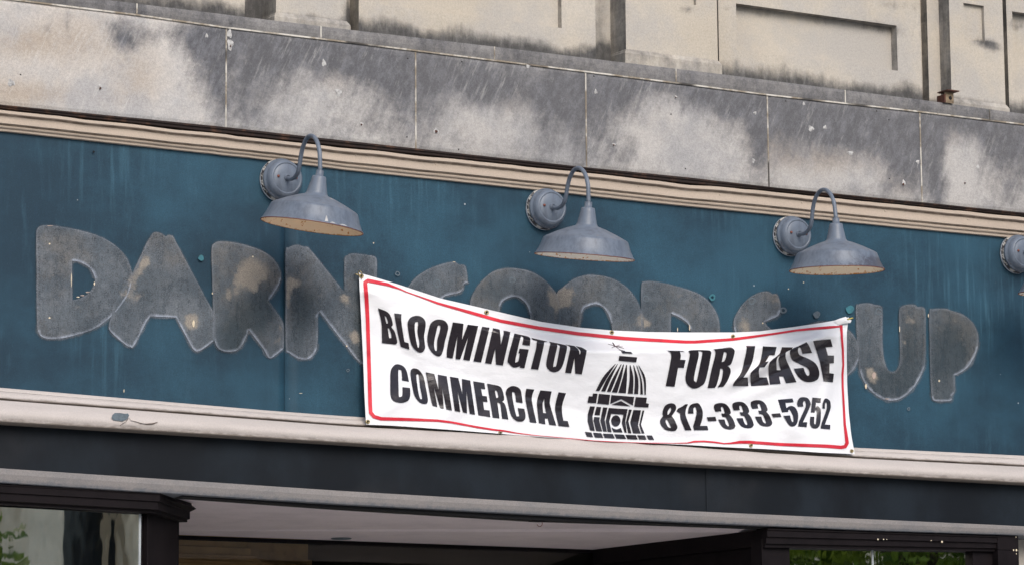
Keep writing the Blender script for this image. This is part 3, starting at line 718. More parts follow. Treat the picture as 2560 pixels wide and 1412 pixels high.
GH = [
 Gz(60, 540, 3.922, [(180,97,1),(320,100,1),(560,145,1),(760,210,1),(900,295,1),(1000,400,1),(1050,520,1),(1062,590,1),(1030,740,1),(960,860,1),(860,975,1),(700,1095,1),(500,1165,1),(320,1198,1),(200,1190,1),(140,1130,1),(125,950,1),(122,500,1),(120,200,1),(130,130,1)], [(470,440),(540,450,1),(640,505,1),(690,590,1),(690,660,1),(640,750,1),(560,800,1),(475,825)]),
 Gz(60, 540, 3.922, [(1300,160,1),(1350,175,1),(1390,205),(1420,188,1),(1460,197),(1560,390),(1850,925),(1862,1010),(1865,1215),(1780,1280,1),(1700,1325,1),(1650,1290),(1490,990),(1240,978),(1200,1030),(1080,1265,1),(1040,1275,1),(1000,1260,1),(870,1150,1),(830,1080,1),(862,960),(870,880),(1060,570),(1200,270),(1260,175,1)]),
 Gz(500, 580, 4.152, [(150,120,1),(220,100,1),(350,110,1),(500,145,1),(660,205,1),(770,290,1),(840,420,1),(820,540,1),(712,710),(790,820),(855,920,1),(870,1000),(870,1200),(800,1260,1),(720,1305,1),(660,1210),(505,1010),(480,1080,1),(430,1180,1),(370,1230,1),(260,1235,1),(180,1190,1),(140,1060,1),(135,800),(125,400),(120,180,1)]),
 Gz(500, 580, 4.152, [(890,220,1),(920,165,1),(1000,135,1),(1080,155),(1120,160,1),(1170,215),(1480,600),(1500,605),(1500,290,1),(1530,245,1),(1590,225,1),(1760,245,1),(1830,275,1),(1835,400),(1835,1250),(1750,1370,1),(1650,1340,1),(1520,1180),(1240,820),(1220,860),(1222,1100,1),(1200,1230,1),(1130,1310,1),(1030,1310,1),(930,1250,1),(890,1180,1),(890,700)]),
 Gz(1000, 640, 6.095, [(120,470),(250,320,1),(400,220,1),(560,150,1),(740,100,1),(830,90,1),(880,120,1),(905,135),(960,135,1),(1000,170,1),(1025,290,1),(1030,400),(980,420,1),(960,500,1),(900,555,1),(750,590,1),(650,635,1),(580,800,1),(640,1000,1),(800,1050),(1000,1000),(1010,1400),(700,1500,1),(350,1450,1),(120,1200,1),(50,900,1),(70,650,1)]),
 Gz(1000, 640, 6.095, [(1065,740,1),(1100,600,1),(1200,430,1),(1400,250,1),(1600,190,1),(1760,190,1),(2000,240,1),(2200,360,1),(2330,500,1),(2390,590,1),(2440,800,1),(2440,1000,1),(2350,1250,1),(2100,1480,1),(1750,1550,1),(1400,1480,1),(1150,1250,1),(1060,1000,1)], [(1520,800,1),(1560,690,1),(1680,625,1),(1800,625,1),(1900,700,1),(1960,800,1),(1985,930,1),(1950,1050,1),(1850,1120,1),(1700,1130,1),(1560,1050,1),(1520,930,1)]),
 Gz(1360, 660, 5.333, [(165,400,1),(250,310,1),(400,200,1),(560,150,1),(700,150,1),(900,190,1),(1080,290,1),(1200,420,1),(1280,570,1),(1310,750,1),(1290,1000,1),(1150,1200,1),(900,1330,1),(600,1330,1),(300,1200,1),(120,1000,1),(90,700,1)], [(490,760,1),(520,600,1),(600,550,1),(700,530,1),(800,580,1),(870,690,1),(905,860,1),(850,1000,1),(700,1060,1),(550,1000,1),(490,880,1)]),
 Gz(1360, 660, 5.333, [(1300,280,1),(1340,235,1),(1450,230,1),(1650,265,1),(1850,320,1),(2050,390,1),(2200,500,1),(2300,650,1),(2340,800,1),(2330,1000,1),(2200,1200,1),(1900,1320,1),(1500,1400,1),(1330,1370,1),(1300,1250,1),(1295,600,1)], [(1690,650),(1800,700,1),(1900,770,1),(1950,850,1),(1940,950,1),(1850,1050,1),(1690,1100)]),
 Gz(1800, 700, 7.111, [(840,200,1),(900,225),(930,250),(1000,245,1),(1040,300,1),(1070,400,1),(1075,520,1),(1030,630,1),(900,690,1),(800,735),(830,800),(930,885),(1050,960,1),(1100,1150,1),(1000,1350,1),(600,1400,1),(350,1250,1),(300,1000,1),(250,850,1),(245,720,1),(290,600,1),(400,430,1),(540,300,1),(700,220,1)]),
 [[(2060 + 88 * math.cos(t * PI / 8), 880 + 78 * math.sin(t * PI / 8), 1) for t in range(16)], [(2060 + 34 * math.cos(t * PI / 5), 880 + 30 * math.sin(t * PI / 5), 1) for t in range(10)]],
 Gz(2090, 720, 4.413, [(220,230,1),(250,180,1),(340,165,1),(420,180,1),(490,195,1),(512,250,1),(512,600,1),(530,780,1),(570,890,1),(620,920,1),(670,895,1),(705,800,1),(705,600,1),(695,280,1),(720,205,1),(800,180,1),(870,185,1),(900,208),(960,210,1),(985,260,1),(990,500,1),(985,800,1),(940,950,1),(850,1100,1),(720,1210,1),(600,1235,1),(480,1200,1),(350,1090,1),(265,920,1),(240,700,1)]),
 Gz(2090, 720, 4.413, [(1030,270,1),(1070,230,1),(1200,225,1),(1280,250,1),(1400,290,1),(1500,370,1),(1560,480,1),(1570,600,1),(1530,740,1),(1440,880,1),(1310,960),(1312,1130),(1280,1180),(1270,1230,1),(1230,1243,1),(1100,1240,1),(1060,1200,1),(1045,1050,1),(1035,700,1)])]
for gi, loops in enumerate(GH):
    loops = [spline(l) for l in loops]
    Y = -0.0065 - 0.0006 * (gi % 3)
    b = MB(); V, Fc = poly_mesh(loops, 7)
    id_ = [b.vert(at(x, y, Y), rim=0.0, blot=min(1.0, blobs_val(BLOT, x, y)), dark=min(1.0, blobs_val(DARKB, x, y))) for (x, y) in V]
    for f in Fc: b.face([id_[i] for i in f])
    for li, l in enumerate(loops):
        sgn = 1 if area(l) > 0 else -1
        if li > 0: sgn = -sgn
        n = len(l); inn = []; outr = []; mid = []; side = []; halo = []
        for i in range(n):
            tx, ty = l[(i + 1) % n][0] - l[i - 1][0], l[(i + 1) % n][1] - l[i - 1][1]; L = math.hypot(tx, ty) or 1
            nx, ny = -ty / L * sgn, tx / L * sgn
            jit = 1 + 0.6 * noise.noise((l[i][0] * .07, l[i][1] * .07, gi))
            w1, w2 = 1.3 * jit, 6.5 * jit
            x, y = l[i]
            bot = 1.0 if ny < -0.2 else 0.20     # lower edges collected more dust and old glue
            kw = lambda r, xx, yy: dict(rim=r, blot=min(1.0, blobs_val(BLOT, xx, yy)), dark=min(1.0, blobs_val(DARKB, xx, yy)))
            outr.append(b.vert(at(x, y, Y - 0.0009), **kw(bot, x, y)))
            mid.append(b.vert(at(x + nx * w1, y + ny * w1, Y - 0.0008), **kw(bot * .85, x + nx * w1, y + ny * w1)))
            inn.append(b.vert(at(x + nx * w2, y + ny * w2, Y - 0.0003), **kw(0.0, x + nx * w2, y + ny * w2)))
            wh = (7 if ny < -0.1 else 3.5) * jit
            halo.append((b.vert(at(x + nx * .4, y + ny * .4, -0.0057), rim=bot * .55, blot=0.0, dark=0.0, fade=0.42 if ny < -.1 else .62), b.vert(at(x - nx * wh, y - ny * wh, -0.0052), rim=bot * .3, blot=0.0, dark=0.0, fade=1.0)))
        for i in range(n):
            j = (i + 1) % n
            b.face([outr[i], outr[j], mid[j], mid[i]]); b.face([mid[i], mid[j], inn[j], inn[i]]); b.face([halo[i][0], halo[j][0], halo[j][1], halo[i][1]])
    b.build('ghost_letter', M_ghost, sign)
def disc(px, py, r, mat, name, Y=-0.009, hole=0.0, ry=None, lump=0.12):
    b = MB(); n = 20; ph = random.random() * 6; ry = ry or r
    o = [(r * (1 + lump * math.sin(3 * 2 * PI * k / n + ph)) * math.cos(2 * PI * k / n), ry * (1 + lump * math.sin(2 * 2 * PI * k / n + ph)) * math.sin(2 * PI * k / n)) for k in range(n)]
    oo = [b.vert(at(px + x, py + y, Y)) for x, y in o]
    if hole:
        ii = [b.vert(at(px + x * hole, py + y * hole, Y)) for x, y in o]
        for k in range(n): b.face([oo[k], oo[(k + 1) % n], ii[(k + 1) % n], ii[k]])
    else: b.face(oo)
    return b.build(name, mat, sign)
for (px, py, r, mt, h) in [(1781, 743, 8, M_spot_teal, .45), (1958, 775, 8.5, M_spot_grey, .5), (2042, 786, 8.5, M_spot_grey, 0), (2125, 773, 10, M_spot_teal, 0), (503, 645, 7, M_spot_teal, 0), (1093, 708, 9, M_spot_grey, .72), (1281, 700, 8, M_spot_grey, .7), (1615, 746, 8, M_spot_grey, .75), (2197, 778, 9, M_spot_grey, .7), (1880, 752, 9, M_spot_grey, .72), (2272, 1021, 4, M_spot_grey, .5), (234, 380, 3, M_fascia, 0), (870, 925, 4, M_spot_grey, .6), (994, 684, 6, M_spot_grey, .6)]:
    disc(px, py, r, mt, 'paint_spot', hole=h)
for (px, py, r, ry) in [(2185, 938, 5, 8), (484, 808, 3, 8), (124, 610, 2, 2), (124, 794, 2.4, 2), (2348, 951, 2, 3), (1907, 807, 1.5, 2), (178.5, 700, 1.0, 17), (236, 709, 1.6, 4), (219, 730, 5, 1.6), (206, 738, 5, 1.4), (195, 742, 4, 1.2), (125, 565, 8, .9), (2165, 965, 2.5, 6), (2218, 996, 6, 1), (310, 976, 1, 4), (2009, 706, 1.5, 1.5), (1971, 722, 1.4, 1.4), (934, 608, 1.4, 1.4), (2249, 822, 1, 8), (2321, 788, 1, 5), (1694, 823, 1, 5), (1724, 818, 1.2, 8), (752, 982, 4, .7), (1135, 655, 3, 1), (632, 642, 2, 2.4), (867, 864, 2, 2), (531, 733, 1.2, 2.4)]:
    disc(px, py, r, M_chip if r < 4.5 else M_spot_tan, 'paint_chip', Y=-0.0105, ry=ry)

# ================================================================== BANNER
top_e = [(897,682),(950,697),(1000,712),(1100,745),(1217,772),(1350,803),(1450,818),(1530,825),(1620,829),(1700,830),(1833,830),(1900,827),(1980,817),(2060,805),(2105,797),(2122,792)]
bot_e = [(915,1060),(985,1063),(1055,1068),(1150,1075),(1250,1083),(1360,1092),(1460,1099),(1600,1106),(1720,1111),(1800,1116),(1911,1121),(2050,1130),(2137,1134)]
lef_e = [(897,682),(900,740),(904,820),(908,900),(911,980),(915,1060)]
rig_e = [(2122,792),(2117,830),(2117,900),(2118,960),(2122,1030),(2128,1085),(2137,1134)]
def along(pts, n):
    P = np.array(pts, float); d = np.r_[0, np.cumsum(np.hypot(*np.diff(P, axis=0).T))]; d /= d[-1]
    t = np.linspace(0, 1, n)
    return np.c_[np.interp(t, d, P[:, 0]), np.interp(t, d, P[:, 1])]
def ipx(pts): 
    xs = [p[0] for p in pts]; ys = [p[1] for p in pts]
    return lambda x: float(np.interp(x, xs, ys))
topf, botf = ipx(top_e), ipx(bot_e)
ridge = ipx([(900, 715), (1000, 745), (1094, 782), (1200, 817), (1300, 845), (1400, 866), (1460, 878), (1560, 880), (1700, 876), (1760, 872), (1850, 864), (1950, 850), (2120, 815)])
valley = ipx([(900, 820), (1000, 880), (1100, 915), (1200, 950), (1300, 985), (1400, 1012), (1550, 1053), (1650, 1046), (1750, 1030), (1830, 1005), (1920, 985), (2020, 960), (2140, 930)])
ramp = ipx([(890, 0.0), (1000, .12), (1100, .35), (1250, .75), (1400, 1.0), (1700, 1.0), (1800, .75), (1900, .42), (2010, .16), (2140, 0.0)])
def sst(t): t = max(0., min(1., t)); return t * t * (3 - 2 * t)
def bump_line(px, py, a, c, w):
    ax, ay = a; bx, by = c; L = math.hypot(bx - ax, by - ay); ux, uy = (bx - ax) / L, (by - ay) / L
    s = (px - ax) * ux + (py - ay) * uy; d = (px - ax) * -uy + (py - ay) * ux
    e = sst(s / 40) * sst((L - s) / 70)
    return e * math.exp(-(d / w) ** 2)
def yb(px, py):
    t, bt = topf(px), botf(px); r = ramp(px)
    u = (px - 900) / 1225.0
    y0 = -0.022 - 0.028 * math.sin(PI * max(0, min(1, u)))
    y1 = y0 - 0.004
    yr = y0 - 0.004 - 0.088 * r - 0.012 * (1 - r)
    yv = yr + 0.068 * r + 0.012 * (1 - r) - 0.004
    ybm = -0.084
    kn = [(t, y0), (t + 26, y1), (max(ridge(px), t + 40), yr), (max(valley(px), t + 90), yv), (bt - 22, -0.080), (bt, ybm)]
    if py <= kn[0][0]: y = y0
    elif py >= kn[-1][0]: y = ybm
    else:
        for i in range(len(kn) - 1):
            if kn[i][0] <= py <= kn[i + 1][0]:
                q = (py - kn[i][0]) / max(1e-6, kn[i + 1][0] - kn[i][0])
                if i == 2: q = q * .75 + .25 * sst(q)
                elif i == 1: q = 0.6 * sst(q) + .4 * q ** 1.6
                else: q = sst(q) * .6 + q * .4
                y = kn[i][1] + (kn[i + 1][1] - kn[i][1]) * q; break
    y -= 0.024 * bump_line(px, py, (2112, 806), (1800, 975), 15)
    y += 0.014 * bump_line(px, py, (2090, 846), (1800, 1000), 18)
    y -= 0.016 * bump_line(px, py, (1930, 985), (2010, 1120), 30) 
    y -= 0.013 * bump_line(px, py, (905, 695), (1180, 1050), 40)
    y += 0.010 * bump_line(px, py, (905, 720), (1120, 1060), 26)
    y -= 0.012 * bump_line(px, py, (2112, 815), (2040, 1080), 16)
    y -= 0.012 * bump_line(px, py, (1660, 1060), (1980, 950), 24)
    y += 0.004 * noise.noise((px * .011, py * .02, 1.0)) + 0.0015 * noise.noise((px * .04, py * .05, 4.0))
    y -= 0.007 * (bump_line(px, py, (1217, 782), (1290, 900), 14) + bump_line(px, py, (1530, 832), (1500, 900), 14) + bump_line(px, py, (1833, 842), (1790, 930), 16)) + 0.008 * (bump_line(px, py, (1878, 1112), (1820, 1020), 16) + bump_line(px, py, (922, 1052), (1060, 960), 18))
    # the hem along the bottom gets pinched between the grommets
    h = max(0, 1 - (bt - py) / 40.0)
    y += h * 0.006 * math.sin(px * 0.045 + 2.0 * noise.noise((px * .01, 0, 0)))
    return y
banner = thing('banner', at(1520, 1090, -0.08), 'white vinyl for lease banner with red border hanging slack across the blue sign', 'banner')
b = MB(); NX, NY = 230, 72
Te, Be, Le, Re = along(top_e, NX + 1), along(bot_e, NX + 1), along(lef_e, NY + 1), along(rig_e, NY + 1)
ids = []
for j in range(NY + 1):
    v = j / NY; row = []
    for i in range(NX + 1):
        u = i / NX
        p = (1 - v) * Te[i] + v * Be[i] + (1 - u) * Le[j] + u * Re[j] - ((1 - u) * (1 - v) * Te[0] + u * (1 - v) * Te[-1] + (1 - u) * v * Be[0] + u * v * Be[-1])
        row.append(b.vert(at(p[0], p[1], yb(p[0], p[1]))))
    ids.append(row)
for j in range(NY):
    for i in range(NX): b.face([ids[j][i], ids[j + 1][i], ids[j + 1][i + 1], ids[j][i + 1]], 0, True)
sheet = b.build('sheet', M_vinyl, banner, recalc=False)
# twisted corner knot at the top right and the hanging hooks
def glyphs(name, polys, mat, d=0.0035, step=7, label=None):
    b = MB()
    for loops in polys:
        V, Fc = poly_mesh([spline(l, 5) for l in loops], step)
        id_ = [b.vert(at(x, y, yb(x, y) - d)) for (x, y) in V]
        for f in Fc: b.face([id_[i] for i in f], 0, True)
    o = b.build(name, mat, banner)
    if label: o['label'] = label
    return o
K = 8.825
t1 = lambda *l: Gz(930, 750, K, *l); t2 = lambda *l: Gz(1190, 800, K, *l); t3 = lambda *l: Gz(960, 900, K, *l); t4 = lambda *l: Gz(1180, 930, K, *l)
t5 = lambda *l: Gz(1640, 840, K, *l); t6 = lambda *l: Gz(1840, 830, K, *l); t7 = lambda *l: Gz(1630, 970, K, *l); t8 = lambda *l: Gz(1850, 960, K, *l)
line1 = [
 t1([(130,172),(300,236,1),(390,310,1),(440,430,1),(458,540,1),(420,580),(500,690,1),(545,840,1),(555,930,1),(520,970),(220,940),(212,550,1),(175,330,1)], [(275,343),(312,360),(352,470),(350,510),(320,512)], [(345,612),(375,612),(425,740),(430,830),(380,830)]),
 t1([(490,284),(652,302),(650,480,1),(715,915),(808,942),(826,1085),(637,1018),(585,800,1),(530,520,1)]),
 t1([(975,337,1),(1100,365,1),(1180,470,1),(1175,620,1),(1150,780,1),(1165,950,1),(1170,1060,1),(1100,1145,1),(1000,1125,1),(890,1010,1),(835,850,1),(800,650,1),(788,490,1),(850,380,1)], [(985,470,1),(1018,500,1),(1005,700,1),(1045,920,1),(1040,1020,1),(1005,1020,1),(950,720,1),(945,520,1)]),
 t1([(1490,420,1),(1610,455,1),(1678,560,1),(1665,700,1),(1610,900,1),(1575,1080,1),(1520,1210,1),(1440,1225,1),(1330,1150,1),(1250,1020,1),(1220,850,1),(1245,680,1),(1290,520,1),(1380,440,1)], [(1480,547,1),(1510,570,1),(1495,680,1),(1440,880,1),(1435,1080,1),(1410,1112,1),(1385,1080,1),(1370,930,1),(1420,680,1),(1450,570,1)]),
 t1([(1785,482),(2020,515),(1985,870),(2115,533),(2345,562),(2155,1328),(2012,1305),(2125,800),(1945,1300),(1845,1288),(1885,780),(1780,1278),(1650,1255),(1665,1020,1)]),
 t2([(135,135),(300,158),(115,922),(-56,897)]),
 t2([(375,170),(500,195,1),(528,240,1),(548,535),(612,300),(605,222),(735,250,1),(748,310,1),(595,993),(440,970),(425,620),(340,960),(200,937)]),
 t2([(850,285),(1120,345,1),(1190,385,1),(1200,430,1),(1190,555),(1020,535),(1045,390,1),(1015,358,1),(980,390,1),(868,880,1),(900,915,1),(940,880,1),(968,725),(938,720),(962,620),(1165,640),(1070,1052),(965,1040),(975,1000),(900,1030,1),(820,1028,1),(735,955,1),(705,840,1)]),
 t2([(1220,382),(1580,465),(1505,480),(1500,540),(1375,1085),(1210,1068),(1330,600),(1345,450),(1255,430)]),
 t2([(1610,465),(1960,540,1),(2005,580,1),(2000,660,1),(1925,960,1),(1850,1090,1),(1750,1137,1),(1640,1115,1),(1560,1020,1),(1555,900,1),(1630,560,1),(1640,510,1)], [(1790,530,1),(1850,560,1),(1845,620),(1775,980,1),(1738,1015,1),(1705,985,1),(1795,570)]),
 t2([(1955,525),(2170,560),(2265,650,1),(2283,748),(2305,735),(2300,660,1),(2195,562),(2330,592),(2425,650,1),(2435,720,1),(2335,1190),(2190,1170),(2175,820),(2100,1165),(1965,1152),(2050,760),(2078,620,1),(2050,565,1)])]
line2 = [
 t3([(300,80,1),(430,130,1),(505,250,1),(550,465),(400,437),(395,300,1),(380,215,1),(345,205,1),(315,240,1),(325,700,1),(330,790,1),(365,802,1),(405,760,1),(408,585),(575,603),(582,750,1),(545,870,1),(450,920,1),(340,930,1),(200,880,1),(145,750,1),(140,450,1),(150,230,1),(210,120,1)]),
 t3([(670,172,1),(770,210,1),(870,350,1),(920,580,1),(968,850,1),(950,940,1),(880,955,1),(780,915,1),(690,800,1),(640,650,1),(600,420,1),(585,260,1),(610,195,1)], [(740,297,1),(765,330,1),(800,600,1),(840,800,1),(830,850,1),(795,830,1),(755,680,1),(715,350,1)]),
 t3([(920,258),(1110,295),(1205,650),(1190,310),(1383,345),(1500,1100),(1378,1075),(1283,580),(1320,1060),(1240,1042),(1092,548),(1180,1025),(1072,993),(1040,880)]),
 t3([(1455,355),(1640,385),(1730,745),(1720,405),(1903,440),(2010,1195),(1895,1172),(1818,672),(1833,1160),(1745,1142),(1618,650),(1685,1135),(1565,1110)]),
 t3([(1970,455),(2215,495),(2235,632),(2140,615),(2170,777),(2270,790),(2285,915),(2185,905),(2210,1085),(2330,1100),(2345,1245),(2085,1205)]),
 t4([(335,243),(560,285),(640,330,1),(690,450,1),(712,580,1),(690,625,1),(655,632),(720,690,1),(760,800,1),(803,1033),(665,1015),(630,720,1),(595,670,1),(560,660),(608,1010),(460,990)], [(505,395),(545,400,1),(580,510,1),(570,555,1),(535,560)]),
 t4([(900,298,1),(1010,325,1),(1080,410,1),(1118,672),(975,648),(950,470,1),(915,428,1),(885,450,1),(910,660,1),(975,940,1),(1005,965,1),(1040,945,1),(1010,780),(1155,800),(1182,950,1),(1160,1040,1),(1080,1082,1),(970,1055,1),(880,970,1),(830,830,1),(770,560,1),(745,430,1),(800,335,1)]),
 t4([(1200,357),(1375,375),(1325,520,1),(1330,680,1),(1425,1112),(1280,1092),(1190,650,1),(1178,490,1)]),
 t4([(1510,392),(1758,418),(1720,620,1),(1730,740,1),(1860,1170),(1705,1150),(1675,1015),(1605,1008),(1622,1140),(1478,1115),(1435,720,1),(1450,560,1)], [(1597,575),(1600,700,1),(1635,900),(1570,890),(1560,690,1)]),
 t4([(1910,435),(2075,455),(2000,680,1),(1985,850,1),(2015,1060),(2115,1072),(2150,1200),(1910,1175),(1845,880,1),(1835,760,1),(1860,620,1)])]
line3 = [
 t5([(195,308),(590,316),(655,335),(525,330),(548,420,1),(535,510),(655,518),(612,693),(488,685),(412,1105),(215,1092),(320,570,1),(338,400,1),(290,325,1)]),
 t5([(710,322),(820,300,1),(1150,305,1),(1210,340,1),(1210,430,1),(1100,950,1),(1000,1090,1),(850,1148,1),(720,1090,1),(655,960,1),(670,780,1),(745,430,1),(735,350,1)], [(930,322),(1005,334,1),(1020,400,1),(905,960,1),(865,990,1),(838,950,1),(870,740,1),(942,430,1)]),
 t5([(1265,280),(1450,262,1),(1640,240,1),(1730,300,1),(1725,400,1),(1660,600,1),(1575,650),(1635,700,1),(1645,800,1),(1580,970,1),(1490,1105),(1360,1120),(1440,980,1),(1480,770,1),(1465,715,1),(1420,710),(1390,880,1),(1340,1060,1),(1300,1130),(1140,1138),(1230,720,1),(1310,400,1),(1300,310,1)], [(1500,340),(1555,355,1),(1555,420,1),(1510,540,1),(1450,562)]),
 t5([(1990,205),(2190,210),(2140,500,1),(2060,700,1),(1930,905),(2025,903),(2038,1092),(1705,1092),(1720,1020,1),(1880,790,1),(1950,520,1),(2000,290,1)]),
 t6([(595,303),(897,318),(852,500),(738,500),(650,650),(722,636),(632,765),(525,770),(505,850,1),(515,990),(680,990),(730,1155),(335,1180),(320,950,1),(350,860,1),(510,700,1),(570,480,1)]),
 t6([(1015,323),(1260,328),(1225,370),(1110,430,1),(1095,500,1),(1110,600,1),(1200,800,1),(1335,1095),(1105,1118),(1045,968),(950,970),(985,1130),(750,1147),(722,900,1),(730,700,1),(790,610,1),(950,480,1),(990,400,1)], [(975,505),(940,580,1),(955,690,1),(990,830),(900,830),(895,640,1),(920,550,1)]),
 t6([(1555,213),(1610,290,1),(1680,452),(1470,470),(1440,370,1),(1405,328,1),(1368,370,1),(1380,460,1),(1430,510,1),(1620,590,1),(1760,690,1),(1830,830,1),(1835,960,1),(1780,1050,1),(1640,1092,1),(1500,1070,1),(1390,990,1),(1320,890,1),(1278,797),(1490,778),(1530,890,1),(1580,955,1),(1622,920,1),(1610,840,1),(1560,770,1),(1400,690,1),(1250,610,1),(1200,500,1),(1195,420,1),(1230,365,1),(1400,290,1)]),
 t6([(1705,187),(2088,150),(2132,315),(1978,325),(2030,505),(2162,508),(2162,675),(2065,678),(2062,895),(2160,910),(2142,1098),(1935,1072),(1850,630)])]
three = [(1500,318,1),(1620,340,1),(1700,420,1),(1735,500,1),(1735,550,1),(1705,570),(1780,660,1),(1830,780,1),(1838,840,1),(1790,890,1),(1690,900,1),(1590,870,1),(1520,800,1),(1460,683),(1600,680),(1635,790,1),(1680,830,1),(1700,800,1),(1650,670,1),(1620,632,1),(1555,622),(1530,548),(1590,550,1),(1603,520,1),(1570,420,1),(1535,402,1),(1520,430,1),(1535,500),(1400,510),(1370,420,1),(1385,350,1)]
sh = lambda l, dx, dy: [(p[0] + dx, p[1] + dy) + tuple(p[2:]) for p in l]
line4 = [
 t7([(410,325,1),(500,345,1),(535,410,1),(520,480,1),(435,605),(490,680,1),(545,800,1),(560,860,1),(520,925,1),(420,935,1),(290,900,1),(200,800,1),(178,720,1),(200,660,1),(250,605),(235,560,1),(245,470,1),(300,370,1)], [(400,423,1),(420,440,1),(415,490,1),(370,565,1),(345,575,1),(348,500,1)], [(325,680,1),(355,720,1),(415,840,1),(400,868,1),(350,840,1),(305,750,1),(305,700,1)]),
 t7([(735,345),(795,345),(745,480,1),(750,620,1),(875,920),(735,920),(640,690,1),(620,550),(540,495),(575,440),(660,400,1)]),
 t7([(950,325,1),(1030,330,1),(1100,440,1),(1120,540,1),(1110,670,1),(1060,825),(1220,823),(1245,915),(930,918),(910,830),(970,620,1),(985,520,1),(970,425,1),(940,410,1),(915,450,1),(918,552),(797,550),(810,430,1),(860,355,1)]),
 t7([(1210,632),(1400,623),(1425,715),(1240,720)]), t7(three), t7(sh(three, 405, -28)), t7(sh(three, 812, -64)),
 t8([(695,648),(885,630),(915,712),(730,722)]),
 t8([(838,333),(1160,308),(1183,390),(1000,402),(1025,520),(1110,470,1),(1210,500,1),(1270,600,1),(1285,720,1),(1260,850,1),(1200,915,1),(1120,918,1),(1050,850,1),(955,690),(1105,678),(1130,780,1),(1160,828,1),(1180,790,1),(1165,680,1),(1110,570,1),(1080,552,1),(1065,575,1),(1065,600),(930,612)]),
 t8([(1400,277,1),(1500,305,1),(1555,400,1),(1545,490,1),(1390,830),(1485,830),(1472,940),(1282,922),(1310,800,1),(1420,560,1),(1455,450,1),(1440,375,1),(1410,365,1),(1390,410,1),(1400,485),(1280,487),(1262,400,1),(1310,300,1)]),
 t8([(1600,285),(1788,303),(1780,400),(1675,392),(1665,520),(1700,475,1),(1760,510,1),(1785,600,1),(1775,820,1),(1740,930,1),(1670,968,1),(1590,945,1),(1545,860,1),(1552,708),(1642,710),(1635,840,1),(1650,875,1),(1675,850,1),(1695,640,1),(1685,570,1),(1660,570,1),(1648,618),(1565,612)]),
 t8([(1905,308,1),(1980,355,1),(2003,450,1),(1990,560,1),(1875,880),(1993,888),(1990,988),(1782,968),(1800,860,1),(1900,580,1),(1920,460,1),(1910,400,1),(1885,405,1),(1875,460,1),(1875,532),(1820,525),(1825,420,1),(1860,330,1)])]
for nm, ln in (('BLOOMINGTON', line1), ('COMMERCIAL', line2), ('FOR LEASE', line3), ('812-333-5252', line4)):
    o = glyphs('lettering', ln, M_ink)
    o['label'] = 'black printed line reading ' + nm
dd = lambda *l: Gz(1430, 840, 5.043, *l)
def rib(tip, tip2, bl, br, lb, rb): return dd([tip, tip2, (*rb, 1), br, bl, (*lb, 1)])
dome = [dd([(598,243),(822,263),(810,325),(587,305)]), dd([(615,185),(745,193),(765,218),(640,210)]),
 rib((546,345),(552,346),(300,683),(345,687),(400,500),(437,530)), rib((574,345),(580,346),(368,690),(420,693),(447,525),(492,530)), rib((616,350),(626,350),(440,695),(488,698),(508,535),(557,525)),
 rib((645,352),(656,352),(503,702),(570,708),(570,540),(628,510)), rib((684,357),(694,357),(585,708),(680,715),(635,540),(694,520)), rib((728,360),(738,362),(703,718),(768,722),(728,540),(775,520)),
 rib((773,362),(780,362),(783,722),(835,727),(795,520),(836,540)), rib((813,365),(820,365),(862,728),(895,731),(858,540),(880,545)), rib((837,365),(844,365),(915,733),(932,735),(900,530),(926,520)),
 dd([(265,717),(322,720),(305,840),(197,833),(212,752),(258,755)]), dd([(340,722),(482,735),(465,858),(320,845)]), dd([(497,737),(785,760),(768,870),(622,788),(482,850)]), dd([(618,812),(738,880),(497,860)]),
 dd([(805,763),(945,770),(935,840),(970,848),(963,895),(785,885)]), dd([(228,878),(290,882),(258,1010),(265,1080),(290,1190),(230,1182),(198,1070),(200,980)]), dd([(310,885),(367,890),(350,993),(285,988)]),
 dd([(280,1012),(350,1018),(345,1060),(380,1195),(305,1190),(272,1060)]), dd([(392,893),(447,896),(412,1050),(440,1200),(393,1195),(358,1060)]),
 dd([(465,900),(702,915),(672,1070),(690,1215),(665,1210),(628,1090),(650,983),(495,973),(470,1070),(500,1205),(450,1200),(425,1060)]),
 dd([(553 + 58 * math.cos(t * PI / 6), 1063 + 70 * math.sin(t * PI / 6), 1) for t in range(12)]), dd([(498,1145),(560,1170,1),(615,1150),(638,1210),(525,1205)]),
 dd([(718,920),(755,922),(712,1070),(750,1220),(708,1216),(680,1080)]), dd([(775,925),(870,930),(832,1120),(868,1222),(770,1218),(735,1080)]), dd([(890,930),(913,933),(870,1110),(915,1222),(880,1220),(848,1110)]),
 dd([(162,1200),(245,1208),(268,1270),(188,1260)]), dd([(265,1210),(370,1218),(395,1278),(290,1272)]), dd([(388,1222),(515,1228),(540,1284),(412,1278)]), dd([(533,1230),(655,1236),(683,1292),(560,1286)]),
 dd([(675,1238),(805,1243),(830,1298),(700,1293)]), dd([(822,1243),(918,1245),(942,1300),(848,1298)]), dd([(938,1245),(1008,1247),(1037,1303),(965,1300)])]
for (x0, y0, x1, y1, w) in ((455,95,655,150,4), (512,76,535,112,12), (525,105,610,172,6), (500,142,600,106,5), (600,168,668,186,8), (520,120,640,130,4)):
    L = math.hypot(x1 - x0, y1 - y0); nx, ny = -(y1 - y0) / L * w / 2, (x1 - x0) / L * w / 2
    dome.append(dd([(x0 + nx, y0 + ny), (x1 + nx, y1 + ny), (x1 - nx, y1 - ny), (x0 - nx, y0 - ny)]))
glyphs('dome_emblem', dome, M_ink, label='black printed courthouse dome between the two blocks of text')
